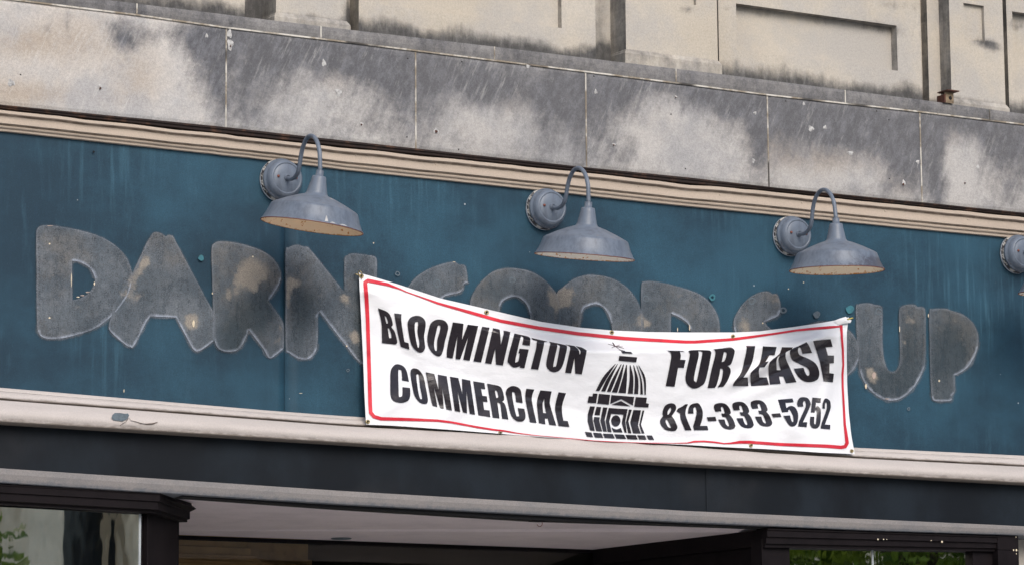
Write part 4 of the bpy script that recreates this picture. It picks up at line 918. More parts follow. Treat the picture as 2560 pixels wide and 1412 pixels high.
# red border line
path = [(914,717,10),(913,706,10),(920,701,9),(930,703,8.5),(969,711,7.5),(1000,722,3.2),(1016,729,2.4),(1050,741,3),(1094,757,5.5),(1172,779,7.5),(1250,801,8),(1347,819,8.5),(1444,833,8.5),(1561,845,8.5),(1717,854,7.5),(1736,854,7.5),(1834,847,6.8),(1931,834,5),(1990,825,5),(2028,821,6),(2075,817,6.5),(2102,815,3.5)]
path2 = [(2103,812,7),(2105,845,5.5),(2107.5,875,5),(2108.5,910,4.5),(2106.5,935,5),(2107,965,4.8),(2110,1020,5.5),(2112,1060,6),(2116,1090,8),(2118,1106,9),(2113,1115,9),(2103,1117,8.5),(2067,1114,8.5),(1950,1109.5,7.5),(1873,1104,7.5),(1850,1104,7),(1825,1107,4),(1810,1107.5,3),(1785,1104,4),(1760,1102,4.5),(1736,1102.5,4.5),(1718,1106,2.5),(1680,1106.5,1.4),(1600,1105.6,1.4),(1561,1104.5,1.5),(1480,1100,1.5),(1405,1093,1.5),(1340,1087,1.5),(1290,1081,2.5),(1262,1076,4),(1235,1073,4.5),(1191,1066,5),(1130,1054.5,5),(1094,1050,6),(1016,1047,7.5),(953,1045.5,8.5),(935,1040,9),(927,1030,9.5),(925.5,1010,9.5),(924,951,9.5),(921.5,873,9.5),(919,795,9.5),(916.5,748,10),(914,717,10)]
b = MB()
for pth in (path, path2):
    P = []
    for i in range(len(pth) - 1):
        n = max(2, int(math.hypot(pth[i + 1][0] - pth[i][0], pth[i + 1][1] - pth[i][1]) / 6))
        for k in range(n): P.append(tuple(pth[i][q] + (pth[i + 1][q] - pth[i][q]) * k / n for q in range(3)))
    P.append(pth[-1]); prev = None
    for i, (x, y, w) in enumerate(P):
        a, c = P[max(0, i - 1)], P[min(len(P) - 1, i + 1)]; L = math.hypot(c[0] - a[0], c[1] - a[1]) or 1
        nx, ny = -(c[1] - a[1]) / L * w / 2, (c[0] - a[0]) / L * w / 2
        cur = [b.vert(at(x + nx * s, y + ny * s, yb(x + nx * s, y + ny * s) - 0.003)) for s in (1, 0, -1)]
        if prev:
            for s in (0, 1): b.face([prev[s], cur[s], cur[s + 1], prev[s + 1]], 0, True)
        prev = cur
b.build('border', M_red, banner)
# grommets
for (px, py, r, sq) in [(904, 690, 5.5, 1), (1217, 780, 5.5, 1), (1530, 830, 5.2, 1), (1833, 840, 5.2, 1), (2115, 799, 4.5, .8), (920, 1053, 5, 1), (1251, 1080, 5.2, .4), (1878, 1112, 4.8, 1), (2130, 1126, 4.5, 1)]:
    b = MB(); c = at(px, py, yb(px, py) - 0.004); n = 20; s = 1 / 530.0; rows = []
    for (rr, dy) in ((1.0, 0.002), (0.92, -0.001), (0.75, -0.002), (0.55, -0.001), (0.48, 0.001)):
        rows.append([b.vert(c + Vector((rr * r * s * 1.15 * math.cos(2 * PI * k / n), dy, rr * r * s * sq * math.sin(2 * PI * k / n)))) for k in range(n)])
    for j in range(4):
        for k in range(n): b.face([rows[j][k], rows[j][(k + 1) % n], rows[j + 1][(k + 1) % n], rows[j + 1][k]], 0, True)
    b.face(rows[4], 1)
    b.build('grommet', [M_brass, M_black], banner)
b = MB()
b.tube([at(898, 690, -0.036), at(896, 680, -0.040), at(899, 676, -0.045), at(904, 682, -0.046), at(906, 692, -0.040), at(904, 697, -0.030)], 0.0022, 8)
b.tube([at(888, 686, 0.0), at(889, 685, -0.03), at(897, 688, -0.036)], 0.0025, 8)
b.build('hanging_hook', M_brass, banner)
b = MB()
b.tube([at(2113, 799, -0.034), at(2120, 797, -0.045), at(2128, 795, -0.03), at(2132, 794, -0.002)], 0.0035, 8)
b.build('hanging_cord', M_cord, banner)
# gathered corner
b = MB(); pts = [(2085, 801), (2100, 795), (2114, 791), (2121, 795), (2129, 800), (2126, 806), (2112, 808), (2095, 812)]
ring = [b.vert(at(x, y, -0.036)) for x, y in pts]; cen = b.vert(at(2112, 800, -0.050))
for k in range(len(ring)): b.face([ring[k], ring[(k + 1) % len(ring)], cen], 0, True)
b.build('gathered_corner', M_vinyl, banner)

# ================================================================== LAMPS
lamp_lab = ['grey gooseneck wall lamp above the ghost N, cream inside freckled all over with rust',
            'grey gooseneck wall lamp above the middle of the banner, its inside clean and cream white',
            'grey gooseneck wall lamp above the right end of the banner, with a blackened rim',
            'grey gooseneck wall lamp cut off by the right edge of the photo']
LP = [(697, 453), (1358, 525), (1972, 592), (2537, 637)]
def rv(*a): return Vector(a)
fwd_h = Vector((cf.x, cf.y, 0)).normalized(); right_h = Vector((cr.x, cr.y, 0)).normalized()
lamp0 = thing('gooseneck_lamp', (0, 0, 0), lamp_lab[0], 'lamp', 'gooseneck lamps along the sign')
def rect_lathe(b, prof, seg=56, wear=None, mfun=None):
    return b.lathe(prof, seg, axis='y', wear=wear, mfun=mfun)
b = MB(); rect_lathe(b, [(0.0, 0.0), (0.094, 0.0), (0.0955, -0.006), (0.095, -0.012), (0.090, -0.014), (0.089, -0.034), (0.0, -0.034)], mfun=lambda j: 1 if j in (1, 2) else 0)
b.build('mounting_block', [M_wood, M_blockrim], lamp0)
b = MB(); rect_lathe(b, [(0.0, -0.03), (0.092, -0.030), (0.0935, -0.036), (0.092, -0.042), (0.086, -0.046), (0.085, -0.056), (0.080, -0.070), (0.071, -0.079), (0.066, -0.081), (0.065, -0.0785), (0.062, -0.0785), (0.060, -0.080), (0.03, -0.081), (0.0, -0.081)],
    wear=lambda j, t: (0.35 if 1 <= j <= 4 else 0.12) + (0.25 if math.sin(t) < -0.4 and j < 8 else 0))  # rim wear, and a darker lower part of the plate
plate = b.build('back_plate', M_lamp, lamp0)
for sx in (-0.043, 0.043):
    b = MB(); b.lathe([(0.0, -0.088), (0.004, -0.0875), (0.006, -0.085), (0.006, -0.0805)], 12, axis='y')
    for v in b.v: v.x += sx; v.z += 0.004
    b.build('screw', M_screw, plate)
ARM = [(0.0, 0.0), (0.045, -0.012), (0.086, -0.010), (0.115, 0.004), (0.133, 0.028), (0.150, 0.075), (0.174, 0.112), (0.208, 0.136), (0.245, 0.142), (0.285, 0.130), (0.318, 0.104), (0.339, 0.070), (0.349, 0.035), (0.352, -0.03)]
def smooth_path(P, k=5):
    out = []
    for i in range(len(P) - 1):
        p0, p1, p2, p3 = P[max(0, i - 1)], P[i], P[i + 1], P[min(len(P) - 1, i + 2)]
        for j in range(k):
            t = j / k
            out.append(tuple(0.5 * (2 * p1[q] + (p2[q] - p0[q]) * t + (2 * p0[q] - 5 * p1[q] + 4 * p2[q] - p3[q]) * t * t + (3 * p1[q] - p0[q] - 3 * p2[q] + p3[q]) * t ** 3) for q in range(2)))
    out.append(P[-1]); return out
b = MB(); b.tube([(0, -o, z) for o, z in smooth_path(ARM)], 0.0095, 14)
b.lathe([(0.0095, -0.012), (0.013, -0.011), (0.0145, -0.004), (0.0145, 0.001)], 16, axis='y')
arm = b.build('gooseneck', M_lamp, lamp0); arm.location = (0, -0.080, 0)
# shade, pivot at the end of the arm
prof_o = [(0.0165, 0.004), (0.0175, 0.0), (0.0175, -0.022), (0.0285, -0.0235), (0.0315, -0.027), (0.035, -0.045), (0.047, -0.098), (0.050, -0.106), (0.056, -0.111), (0.090, -0.122), (0.140, -0.143), (0.188, -0.1665), (0.198, -0.173), (0.2015, -0.180), (0.213, -0.212), (0.228, -0.243), (0.2335, -0.250), (0.236, -0.253), (0.2345, -0.2565), (0.2310, -0.2555)]
prof_i = [(0.2310, -0.2555), (0.225, -0.243), (0.211, -0.212), (0.199, -0.188), (0.180, -0.170), (0.137, -0.148), (0.085, -0.127), (0.046, -0.113), (0.030, -0.06), (0.0, -0.05)]
NS = 72
b = MB()
def wear_o(j, t):
    w = 0.05
    if j >= 12: w = 0.12 + 0.24 * (j - 12) / 6.0
    if j >= 14: w += 0.28 * max(0, math.cos(t + 0.6))
    return w
b.lathe(prof_o, NS, wear=wear_o, mfun=lambda j: 2 if j in (17, 18) else 0)
b.lathe(prof_i, NS, wear=lambda j, t: (0.9 if j == 0 else 0.1 if j > 1 else .35), mfun=lambda j: 1)
shade = b.build('shade', [M_lamp, M_inner_rusty, M_screw], lamp0)
b = MB(); b.lathe([(0.0, -0.055), (0.028, -0.055), (0.028, -0.085), (0.022, -0.10), (0.0, -0.10)], 20)
sock = b.build('lamp_socket', M_fascia, shade)
# (arm swing about vertical, arm raise, arm length scale, shade roll, shade tip)
POSE = [(-3.2, -0.6, 0.94, 8.55, -3.6), (-3.7, -1.8, 0.95, 4.7, -6.6), (-5.5, 6.9, 0.94, -0.1, -4.1), (-5.0, 1.0, 0.94, 3.0, -5)]
lamps = []
for i, (px, py) in enumerate(LP):
    L = lamp0 if i == 0 else copy_tree(lamp0)
    L['label'] = lamp_lab[i]; L.location = at(px, py, -0.001) + Vector((0, -0.0006, 0)); lamps.append(L)
for i, L in enumerate(lamps):
    sw, rs, sc, roll, tip = POSE[i]
    R_ = Matrix.Rotation(math.radians(sw), 3, 'Z') @ Matrix.Rotation(math.radians(-rs), 3, 'X')
    for ch in L.children:
        if ch.name.startswith('gooseneck'): ch.rotation_euler = R_.to_euler()
        if ch.name.startswith('shade'):
            end = Vector((0, -0.080, 0)) + R_ @ Vector((0, -ARM[-1][0], ARM[-1][1]))
            ch.location = end
            Rm = Matrix.Rotation(math.radians(roll), 3, fwd_h) @ Matrix.Rotation(math.radians(-tip), 3, right_h)
            ch.rotation_euler = Rm.to_euler(); ch.scale = (sc, sc, sc)
            if i:
                ch.data = ch.data.copy()
                wa = ch.data.attributes['wear'].data; q = (.5, 1.0, 1.75, 1.2)[i]
                for e_ in wa: e_.value = e_.value * q if e_.value < .85 else e_.value
                ch.data.materials[1] = (M_inner_rusty, M_inner_clean, M_inner_mid, M_inner_clean)[i]
for L in lamps[:1]:
    sh_ = [c for c in L.children if c.name.startswith('shade')][0]
    b = MB()
    for (t, h, w, hh) in ((-1.75, -0.246, 0.016, 0.026), (-1.62, -0.249, 0.03, 0.006), (-1.38, -0.249, 0.05, 0.005), (-1.25, -0.128, 0.018, 0.006)):
        rr = float(np.interp(-h, [-p[1] for p in prof_o], [p[0] for p in prof_o])) + 0.0012
        tt = [t - w / rr / 2, t + w / rr / 2, t + w / rr * .1, t - w / rr * .1]; rt = float(np.interp(-(h + hh), [-p[1] for p in prof_o], [p[0] for p in prof_o])) + 0.0012
        b.face([b.vert((r_ * math.cos(a), r_ * math.sin(a), z_)) for a, r_, z_ in ((tt[0], rr, h), (tt[1], rr, h), (tt[2], rt, h + hh), (tt[3], rt, h + hh))])
    b.build('paint_chip', M_patch, sh_, origin=Vector((0, 0, 0)))
# ================================================================== BRACKET, HOOK
br = thing('angle_bracket', at(2365, 258, -0.066), 'small rusty metal angle bracket standing on the stone ledge at the upper right', 'bracket')
c = at(2366, 262, -0.05)
b = MB(); b.box(c.x - 0.026, c.x + 0.026, -0.075, -0.069, L_top(c.x), L_top(c.x) + 0.055)
b.build('upright_plate', M_tanrust, br)
b = MB(); b.box(c.x - 0.032, c.x + 0.040, -0.105, -0.02, L_top(c.x) + 0.055, L_top(c.x) + 0.060); b.box(c.x - 0.034, c.x - 0.026, -0.080, -0.02, L_top(c.x), L_top(c.x) + 0.04)
b.build('top_plate', M_rust, br)
b = MB(); b.lathe([(0.0, -0.0768), (0.0095, -0.0768), (0.0095, -0.074)], 16, axis='y')
for v in b.v: v.x += c.x + .006; v.z += L_top(c.x) + 0.026
b.build('bolt_hole', M_hole, br)

hk = thing('hanging_hook', at(1350, 1296, 0.0), 'small rusty open hook screwed under the sign board above the entry', 'hook')
b = MB(); pts = []
hc = at(1349, 1307, -0.01); r = 7.5 / 530
b.tube([hc + Vector((0.004, 0, r * 2.0))] + [hc + Vector((math.cos(math.radians(a)) * r, 0, math.sin(math.radians(a)) * r)) for a in range(75, -175, -18)], 0.0019, 8)
b.build('hook', M_rust, hk)
b = MB(); b.box(hc.x - 0.035, hc.x + 0.02, -0.02, 0.03, F_ln(hc.x) - 0.004, F_ln(hc.x) + 0.010); b.build('hook_plate', M_black, hk)

# ================================================================== SHOP WINDOWS AND ENTRY
zS = at(1280, 1295, 0.06).z + 0.002       # entry ceiling height
pBL = atz(430, 1336, zS); pBR = atz(1490, 1373, zS); pFR = atz(1915, 1325, zS); 
xFL = xat(380, 1236, 0.0)
b = MB()
poly = [(xFL - .2, 0.012), (pFR.x + .25, 0.012), (pFR.x + .1, 0.16), (pFR.x, max(0.17, pFR.y)), (pBR.x, pBR.y), (pBL.x - 0.6, pBL.y + 0.03), (xFL - .2, pBL.y + .03)]
b.prism(poly, zS, zS + 0.06)
for v in b.v:
    if v.y < 0.1: v.z += F_ln(v.x) - F_ln(at(1280, 1295, 0).x)
ceil = b.build('ceiling', M_soffit); ceil['kind'] = 'structure'
b = MB()
for k in range(20):
    t = 2 * PI * k / 20
cc = atz(853, 1344, zS)
b.lathe([(0.0, -0.004), (0.045, -0.004), (0.05, 0.0)], 20)
for v in b.v: v += Vector((cc.x, cc.y, zS - 0.001)); v.x = (v.x)
fx = thing('ceiling_plate', (cc.x, cc.y, zS), 'grey oval blank plate on the mauve entry ceiling', 'ceiling plate')
b.build('cover_plate', M_spot_grey, fx)

# --- left display window
YW = -0.020
lw = thing('display_window', (xat(150, 1300, YW), YW, 0), 'dark framed display window at the lower left with a pale column mirrored in its glass', 'shop window')
xc = xat(385, 1250, YW)                       # front corner of the frame
spl = Vector((0.295, 0.30, 0))                # splayed return into the entry
def cornice(name, parent, zA, zB, prof, xa, xb, splay_b=None, splay_a=None):
    """moulded head along the front with an optional splayed return at the right end"""
    b = MB(); rows = []
    for (d, t) in prof:
        z = lambda X: zA(X) * (1 - t) + zB(X) * t
        row = []
        if splay_a is not None: row.append(b.vert((xa + d * .5 + splay_a.x, YW - d + splay_a.y, z(xa) )))
        row.append(b.vert((xa - d * .0, YW - d, z(xa)))); row.append(b.vert((xb + d * .55, YW - d, z(xb))))
        if splay_b is not None: row.append(b.vert((xb + d * 0.5 + splay_b.x, YW - d * .4 + splay_b.y, z(xb) + splay_b.z)))
        rows.append(row)
    for j in range(len(rows) - 1):
        for k in range(len(rows[0]) - 1): b.face([rows[j][k], rows[j][k + 1], rows[j + 1][k + 1], rows[j + 1][k]])
    for k in (0, -1): b.face([r[k] for r in rows])
    return b.build(name, M_frame, parent)
w_top = zline([(0, 1205), (385, 1231)], YW - .03); w_bot = zline([(0, 1250), (385, 1281)], YW)
cornice('cornice', lw, w_top, w_bot, [(-0.08, 0), (0.030, 0), (0.030, .04), (0.026, .10), (0.026, .42), (0.018, .46), (0.018, .50), (0.018, .84), (0.0, .88), (0.0, 1.0), (-0.10, 1.0)], xat(-900, 1200, YW), xc, spl)
# projecting crown lip on the splayed return
b = MB(); pA = Vector((xc + 0.02, YW - 0.02, w_top(xc))); pB = pA + spl
for (dz, o) in ((0.0, 0.02),):
    P = [pA + Vector((0, 0, 0.0)), pB + Vector((-0.02, 0, 0.0)), pB + Vector((0.004, -.02, -0.026)), pB + Vector((-0.03, 0, -0.045)), pA + Vector((0.0, 0, -0.012))]
    Q = [p + Vector((-0.05, 0.04, 0)) for p in P]
    ip = [b.vert(p) for p in P]; iq = [b.vert(p) for p in Q]
    b.face(ip); b.face(iq[::-1])
    for k in range(5): b.face([ip[k], iq[k], iq[(k + 1) % 5], ip[(k + 1) % 5]])
b.build('crown_lip', M_frame, lw)
zg = w_bot(xc) - 0.002
YG_ = 0.03
xg = xat(350, 1340, YG_)
b = MB(); b.box(xat(-900, 1300, YG_), xg, YG_, YG_ + 0.008, 0.62, w_bot(0) + .0); pane = b.build('pane', M_glass, lw)
b = MB(); b.box(xg - 0.006, xg + 0.003, YG_ - 0.004, YG_ + 0.012, 0.62, zg + .0); b.build('glass_edge', M_alu, lw)
b = MB()
xp = xat(363, 1340, 0.02)
b.prism([(xp, 0.05), (xp + 0.012, 0.02), (xc - 0.012, 0.02), (xc + spl.x * .93 - .02, 0.02 + spl.y * .9), (xc + spl.x * .93 - .06, 0.05 + spl.y * .95), (xp + .04, 0.12)], 0.0, zg + 0.01)
b.prism([(xc + 0.02, 0.075), (xc + 0.045, 0.088), (xc + 0.04, 0.10), (xc + .01, .09)], 0.0, zg)
b.build('corner_post', M_frame, lw)
b = MB(); b.box(xat(-900, 1300, 0), xc - .01, 0.0, 0.10, 0.0, 0.62); b.build('stall_riser', M_frame, lw)
b = MB(); b.box(xat(357, 1300, .1), xat(357, 1300, .1) + .02, 0.10, 0.11, zS - 0.35, zS - .02); b.build('inner_post', M_soffit, lw)

# --- right display window
rw = thing('display_window', (xat(2200, 1390, YW), YW, 0), 'dark framed display window at the lower right mirroring green foliage', 'shop window')
r_top = zline([(1900, 1319), (2182, 1326), (2490, 1338)], YW - .03); r_bot = zline([(1900, 1368), (2182, 1368), (2490, 1363)], YW)
r_mid = zline([(1900, 1348), (2190, 1351), (2490, 1359)], YW)
xr0, xr1 = xat(1912, 1340, YW), xat(2488, 1350, YW)
r_b = lambda X: r_mid(X) - 0.035
cornice('cornice', rw, r_top, r_b, [(-0.08, 0), (0.026, 0), (0.026, .08), (0.020, .12), (0.022, .44), (0.012, .47), (0.012, .80), (0.0, .84), (0.0, 1.0), (-0.10, 1.0)], xr0, xr1)
zr = r_b((xr0 + xr1) / 2)
xm = xat(2181, 1390, 0.03)
b = MB(); b.box(xat(1968, 1390, .03), xm - .003, 0.030, 0.038, .62, zr + .01); b.build('pane', M_glass, rw)
b = MB(); b.box(xm + .003, xat(2440, 1390, .03), 0.030, 0.038, .62, zr + .01); b.build('pane', M_glass, rw)
b = MB(); b.box(xm - 0.004, xm + 0.004, 0.026, 0.042, .62, zr); b.build('glass_joint', M_alu, rw)
b = MB(); b.box(xat(1905, 1390, 0.0), xat(1974, 1390, 0.0), 0.0, 0.09, 0, zr + .02); b.build('frame_post', M_frame, rw)
b = MB(); b.box(xat(2432, 1390, 0.0), xat(2492, 1390, 0.0), 0.0, 0.09, 0, zr + .06); b.build('frame_post', M_frame, rw)
b = MB(); b.box(xat(1905, 1390, 0.0), xat(2492, 1390, 0.0), 0.001, 0.08, 0, .62); b.build('stall_riser', M_frame, rw)
pp = thing('shop_post', (xat(2520, 1400, -0.04), -0.04, 0), 'dark brown square post with chipped paint at the bottom right corner', 'post')
b = MB(); x0, x1 = xat(2495, 1380, -.045), xat(2547, 1380, -.045); zj = at(2520, 1374, -.045).z; zt_ = E_ln(x0) - 0.001
b.box(x0, x1, -0.044, 0.12, 0, zj - .0015); b.box(x0, x1, -0.044, 0.12, zj + .0015, zt_); b.box(x0 + .004, x1 - .004, -0.040, 0.11, zj - .0015, zj + .0015)
b.build('post', M_frame, pp)
b = MB()
for (px, py, r) in ((2541, 1374, 2.5), (2541, 1383, 1.5), (2534, 1374, 2), (2540, 1341, 1.5)):
    cpt = at(px, py, -.0455); ring = [b.vert(cpt + Vector((r / 530 * math.cos(k), 0, r / 400 * math.sin(k)))) for k in np.linspace(0, 2 * PI, 9)[:-1]]; b.face(ring)
b.build('paint_chip', M_chip, pp)
b = MB()
for (px, py, r) in ((2195, 1347, 2.5), (2209, 1347, 2), (2328, 1350, 1.6), (2355, 1353, 3), (2217, 1347, 1.4)):
    cpt = at(px, py, YW - .0235); ring = [b.vert(cpt + Vector((r / 530 * math.cos(k), 0, r / 600 * math.sin(k)))) for k in np.linspace(0, 2 * PI, 9)[:-1]]; b.face(ring)
b.build('paint_chip', M_chip, rw)
# pale neighbour pier beyond the post
nb = thing('stone_pier', (x1 + 1.0, -0.0, 0), 'pale stone pier just past the dark post at the bottom right edge', 'pier')
b = MB(); x2 = x1 + 0.05
b.box(x2, XR, 0.10, 0.3, 0, zt_); 
for k in range(0): pass
b.build('wall', M_upper, nb)

# --- splayed entry window on the right
ew = thing('entry_window', ((pBR.x + pFR.x) / 2, (pBR.y + .1) / 2, 0), 'dark splayed side window of the recessed entry, right of the mauve ceiling', 'shop window')
A_ = Vector((pBR.x, pBR.y, 0)); B_ = Vector((xat(1912, 1330, 0.03), 0.05, 0))
u_ = (B_ - A_); Ln = u_.length; u_.normalize(); n_ = Vector((-u_.y, u_.x, 0))
if n_.x > 0: n_ = -n_
def wall_piece(name, s0, s1, d0, d1, z0, z1, mat, parent):
    b = MB(); P = [A_ + u_ * s + n_ * d for (s, d) in ((s0, d0), (s1, d0), (s1, d1), (s0, d1))]
    b.prism([(p.x, p.y) for p in P], z0, z1); return b.build(name, mat, parent)
wall_piece('head_frame', 0, Ln, -0.05, 0.02, zS - 0.075, zS - 0.0005, M_frame, ew)
wall_piece('head_frame', 0, Ln, -0.05, 0.0, zS - 0.14, zS - 0.077, M_frame, ew)
wall_piece('pane', 0.05, Ln - .3, -0.035, -0.028, .62, zS - .14, M_clear, ew)
wall_piece('frame_post', Ln - .30, Ln - 0.02, -0.06, 0.005, 0, zS - .14, M_frame, ew)
wall_piece('frame_post', -.02, .06, -0.06, 0.0, 0, zS - .14, M_frame, ew)
wall_piece('stall_riser', 0.06, Ln - .3, -0.05, 0.0, 0, .62, M_frame, ew)
b = MB(); b.box(xat(1912, 1330, .05) , xat(1970, 1330, .05), 0.04, .12, 0, zS + .05); b.build('corner_post', M_frame, ew)

# --- transom at the back of the entry
tr = thing('entry_transom', (pBL.x * .5 + pBR.x * .5, pBR.y, 0), 'dark glazed transom at the back of the recessed entry below the ceiling', 'transom window')
Yb = pBL.y + 0.0
def bk(name, x0, x1, z0, z1, y0, y1, mat):
    b = MB(); sl = (pBR.y - pBL.y) / (pBR.x - pBL.x); yy = lambda x: pBL.y + sl * (x - pBL.x)
    b.prism([(x0, yy(x0) + y0), (x1, yy(x1) + y0), (x1, yy(x1) + y1), (x0, yy(x0) + y1)], z0, z1); return b.build(name, mat, tr)
xb0, xb1 = pBL.x - .3, pBR.x + .02
bk('head_frame', xb0, xb1, zS - 0.016, zS - 0.0005, 0.0, 0.06, M_frame)
bk('pane', xb0, xb1, 0.1, zS - 0.016, 0.02, 0.028, M_clear)
bk('frame_post', xb0 - .06, xb0, 0, zS - .001, -0.02, 0.06, M_frame)
# left splayed side of the entry, part of the left display window
b = MB(); P = [(xc + spl.x * .9, spl.y), (pBL.x - .3, pBL.y), (pBL.x - .36, pBL.y), (xc + spl.x * .9 - .06, spl.y)]
b.prism(P, 0, zS - .001); b.build('side_frame', M_frame, lw)

# --- shop inside
b = MB()
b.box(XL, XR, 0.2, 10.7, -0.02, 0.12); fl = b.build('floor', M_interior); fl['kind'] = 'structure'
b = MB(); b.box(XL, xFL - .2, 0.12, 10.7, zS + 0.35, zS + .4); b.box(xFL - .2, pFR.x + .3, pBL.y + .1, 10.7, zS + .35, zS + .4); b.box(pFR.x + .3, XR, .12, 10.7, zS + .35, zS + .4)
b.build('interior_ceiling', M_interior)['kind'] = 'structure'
blk = thing('plaster_bulkhead', (pBL.x, pBL.y + .5, zS), 'tan plaster cornice with long moulded lines inside the shop, seen through the entry glass', 'cornice')
b = MB(); Yk = pBL.y + 0.20
prof = [(0.0, 0.30), (0.0, -0.035), (-0.02, -0.04), (-0.02, -0.075), (-.05, -.08), (-.05, -.092), (-.07, -.096), (-.07, -.108), (-.09, -.112), (-.09, -.126), (-.11, -.13), (-.11, -.15), (-.02, -.152), (0.6, -0.156)]
xe = atz(720, 1395, zS - .1).x
xs_ = [XL + .5, xe - .06, xe + 0.05, xe + .5]
rows = [[b.vert((x + (0 if i < 1 else -d * .6), Yk + d + (0 if i < 2 else (0.10 if i == 2 else .45)), zS + z + 0.01)) for i, x in enumerate(xs_)] for d, z in prof]
for j in range(len(rows) - 1):
    for k in range(3): b.face([rows[j][k], rows[j][k + 1], rows[j + 1][k + 1], rows[j + 1][k]])
b.build('moulding', M_plaster, blk)

# ================================================================== STREET AND WHAT THE GLASS MIRRORS
def plane(name, x0, x1, y0, y1, z, mat):
    b = MB(); b.quad((x0, y0, z), (x1, y0, z), (x1, y1, z), (x0, y1, z)); o = b.build(name, mat); o['kind'] = 'structure'; return o
plane('ground', -400, 400, -400, 400, -0.14, M_asphalt)
b = MB(); b.box(-80, 80, -4.0, 0.19, -0.139, 0.0); b.build('sidewalk', M_conc)['kind'] = 'structure'
b = MB(); b.box(-80, 80, -28.0, -DW - 0.0 + 0.8 if False else -DW + .8, -0.139, 0.0); b.build('pavement', M_conc)['kind'] = 'structure'
# the building across the street, columns placed where the left pane mirrors them
def mirror_x(px, py, Yglass, Yo):
    p = at(px, py, Yglass); d = (p - CAM); return p.x + d.x / d.y * (Yglass - Yo), p.z + d.z / d.y * (Yglass - Yo)
YO = -26.0
ob = thing('opposite_building', (10, YO, 0), 'pale limestone building with tall columns across the street, mirrored in the shop windows', 'building')
b = MB(); b.box(-60, 60, YO - 10, YO - 1.0, -0.1, 8.4); b.build('wall', M_opp, ob)
b = MB(); b.box(-60, 60, YO - 1.0, YO + 0.6, 7.4, 8.6); b.build('cornice', M_opp, ob)
xa, _ = mirror_x(12, 1300, YG_, YO); xb_, _ = mirror_x(176, 1300, YG_, YO); xd, _ = mirror_x(330, 1300, YG_, YO)
wcol = abs(xb_ - xa) / 2
for k in range(-4, 5):
    cx = (xa + xb_) / 2 + k * (xd + wcol - (xa + xb_) / 2)
    b = MB(); n = 40
    b.lathe([(wcol * 1.25, -0.1), (wcol * 1.25, 0.5), (wcol, 0.55), (wcol, 7.0), (wcol * 1.2, 7.2), (wcol * 1.2, 7.4)], n)
    for v in b.v: v.x += cx; v.y += YO - 0.3
    b.build('column', M_opp, ob)
    b = MB(); w2 = (xd - xb_)
    b.box(cx + wcol * 0.9, cx + wcol * 1.1 + w2 * 1.1, YO - 1.0, YO - 0.97, 0.6, 6.8); b.build('window', M_oppdark, ob)
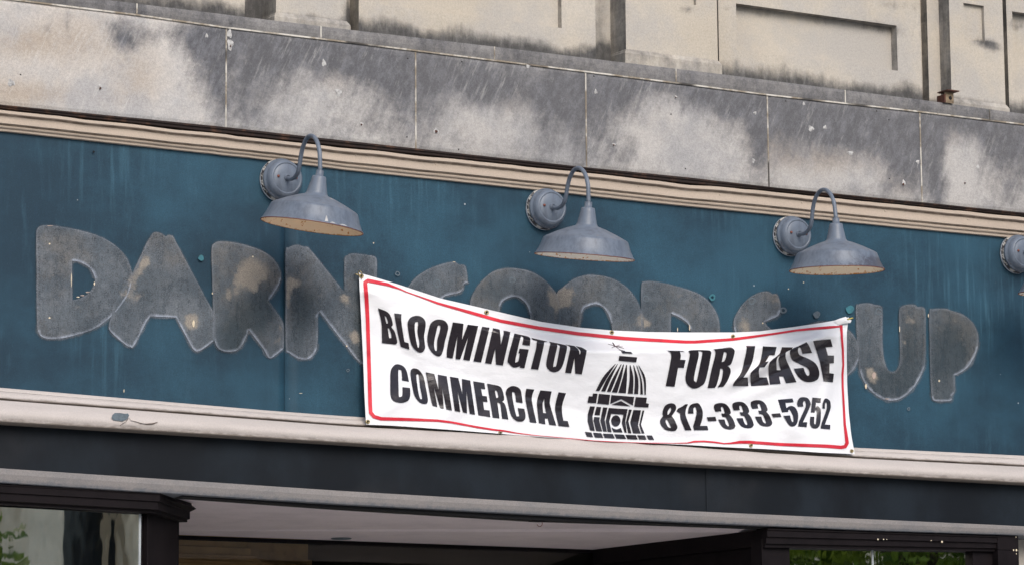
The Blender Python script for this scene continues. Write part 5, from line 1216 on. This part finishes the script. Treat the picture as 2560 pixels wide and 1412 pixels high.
def tree(cx, cy, zc, rx, rz, n, label, seed):
    random.seed(seed)
    t = thing('street_tree', (cx, cy, 0), label, 'tree', 'street trees mirrored in the shop windows')
    b = MB(); b.tube([(cx, cy, -.1), (cx + .05, cy, 1.2), (cx - .05, cy + .05, 2.4), (cx, cy, zc)], [.16, .12, .10, .05], 10)
    for k in range(6):
        a = k * 1.05; b.tube([(cx, cy, zc - 1.0 + .15 * k), (cx + math.cos(a) * rx * .4, cy + math.sin(a) * rx * .4, zc - .3 + .1 * k), (cx + math.cos(a) * rx * .75, cy + math.sin(a) * rx * .75, zc + .2)], [.05, .035, .015], 6)
    b.build('trunk', M_bark, t)
    b = MB(); cl = []
    for k in range(60):
        while True:
            p = Vector((random.uniform(-1, 1), random.uniform(-1, 1), random.uniform(-1, 1)))
            if .25 < p.length < 1: break
        cl.append(Vector((cx + p.x * rx, cy + p.y * rx, zc + p.z * rz)))
    for k in range(n):
        c = random.choice(cl) + Vector((random.gauss(0, .26), random.gauss(0, .26), random.gauss(0, .2))) * (rx / 1.6)
        s = random.uniform(.05, .10); e = Vector((random.uniform(-1, 1), random.uniform(-1, 1), random.uniform(-.5, .5))).normalized()
        f = e.cross(Vector((random.uniform(-1, 1), random.uniform(-1, 1), random.uniform(-1, 1)))).normalized()
        b.face([b.vert(q) for q in (c - e * s, c + f * s * .45, c + e * s, c - f * s * .45)])
    b.build('crown', M_leaf, t, recalc=False)
YT = -12.0
gx, gz = mirror_x(2330, 1395, 0.03, YT)
tree(gx, YT, gz + 0.3, 2.0, 1.7, 16000, 'leafy green street tree mirrored in the right display window', 3)
gx, gz = mirror_x(-300, 1400, YG_, YT)
tree(gx, YT, gz - 0.25, 0.95, 0.8, 4500, 'small green street tree mirrored at the left edge of the left window', 5)

# ================================================================== LIGHT
world = bpy.data.worlds.new('World'); scene.world = world; world.use_nodes = True
wt = world.node_tree; bg = wt.nodes['Background']
sky = wt.nodes.new('ShaderNodeTexSky'); sky.sky_type = 'NISHITA'; sky.sun_disc = False
EL, AZ = math.radians(36), math.radians(190)      # hazy sun low over the street, in front of the shop
sky.sun_elevation = EL; sky.sun_rotation = AZ
sky.dust_density = 2.5; sky.ozone_density = 1.0; sky.air_density = 1.0
wt.links.new(sky.outputs[0], bg.inputs[0]); bg.inputs[1].default_value = 0.15
sd = bpy.data.lights.new('sun', 'SUN'); sd.energy = 1.35; sd.angle = math.radians(34); sd.color = (1.0, 0.975, 0.955)
so = bpy.data.objects.new('sun', sd); COL.objects.link(so)
sdir = Vector((math.sin(AZ) * math.cos(EL), math.cos(AZ) * math.cos(EL), math.sin(EL)))   # towards the sun
so.rotation_euler = sdir.to_track_quat('Z', 'Y').to_euler(); so.location = (0, 0, 30)
vs = scene.view_settings
vs.view_transform = 'Standard'; vs.look = 'None'; vs.exposure = 0.36; vs.gamma = 1.0; vs.use_curve_mapping = False
scene.cycles.max_bounces = 8; scene.cycles.diffuse_bounces = 4; scene.cycles.transparent_max_bounces = 12
for nm in ('L_top L_bot S_bot ST_bot P_top P_bot B_ln C_ln D_ln E_ln F_ln').split():
    f = globals()[nm]; print(nm, [round(f(xat(p, 700, 0)), 3) for p in (0, 640, 1280, 1920, 2560)])
print('DW', DW, 'CAM', CAM, 'zS', zS, 'pBL', pBL, 'pBR', pBR, 'pFR', pFR)
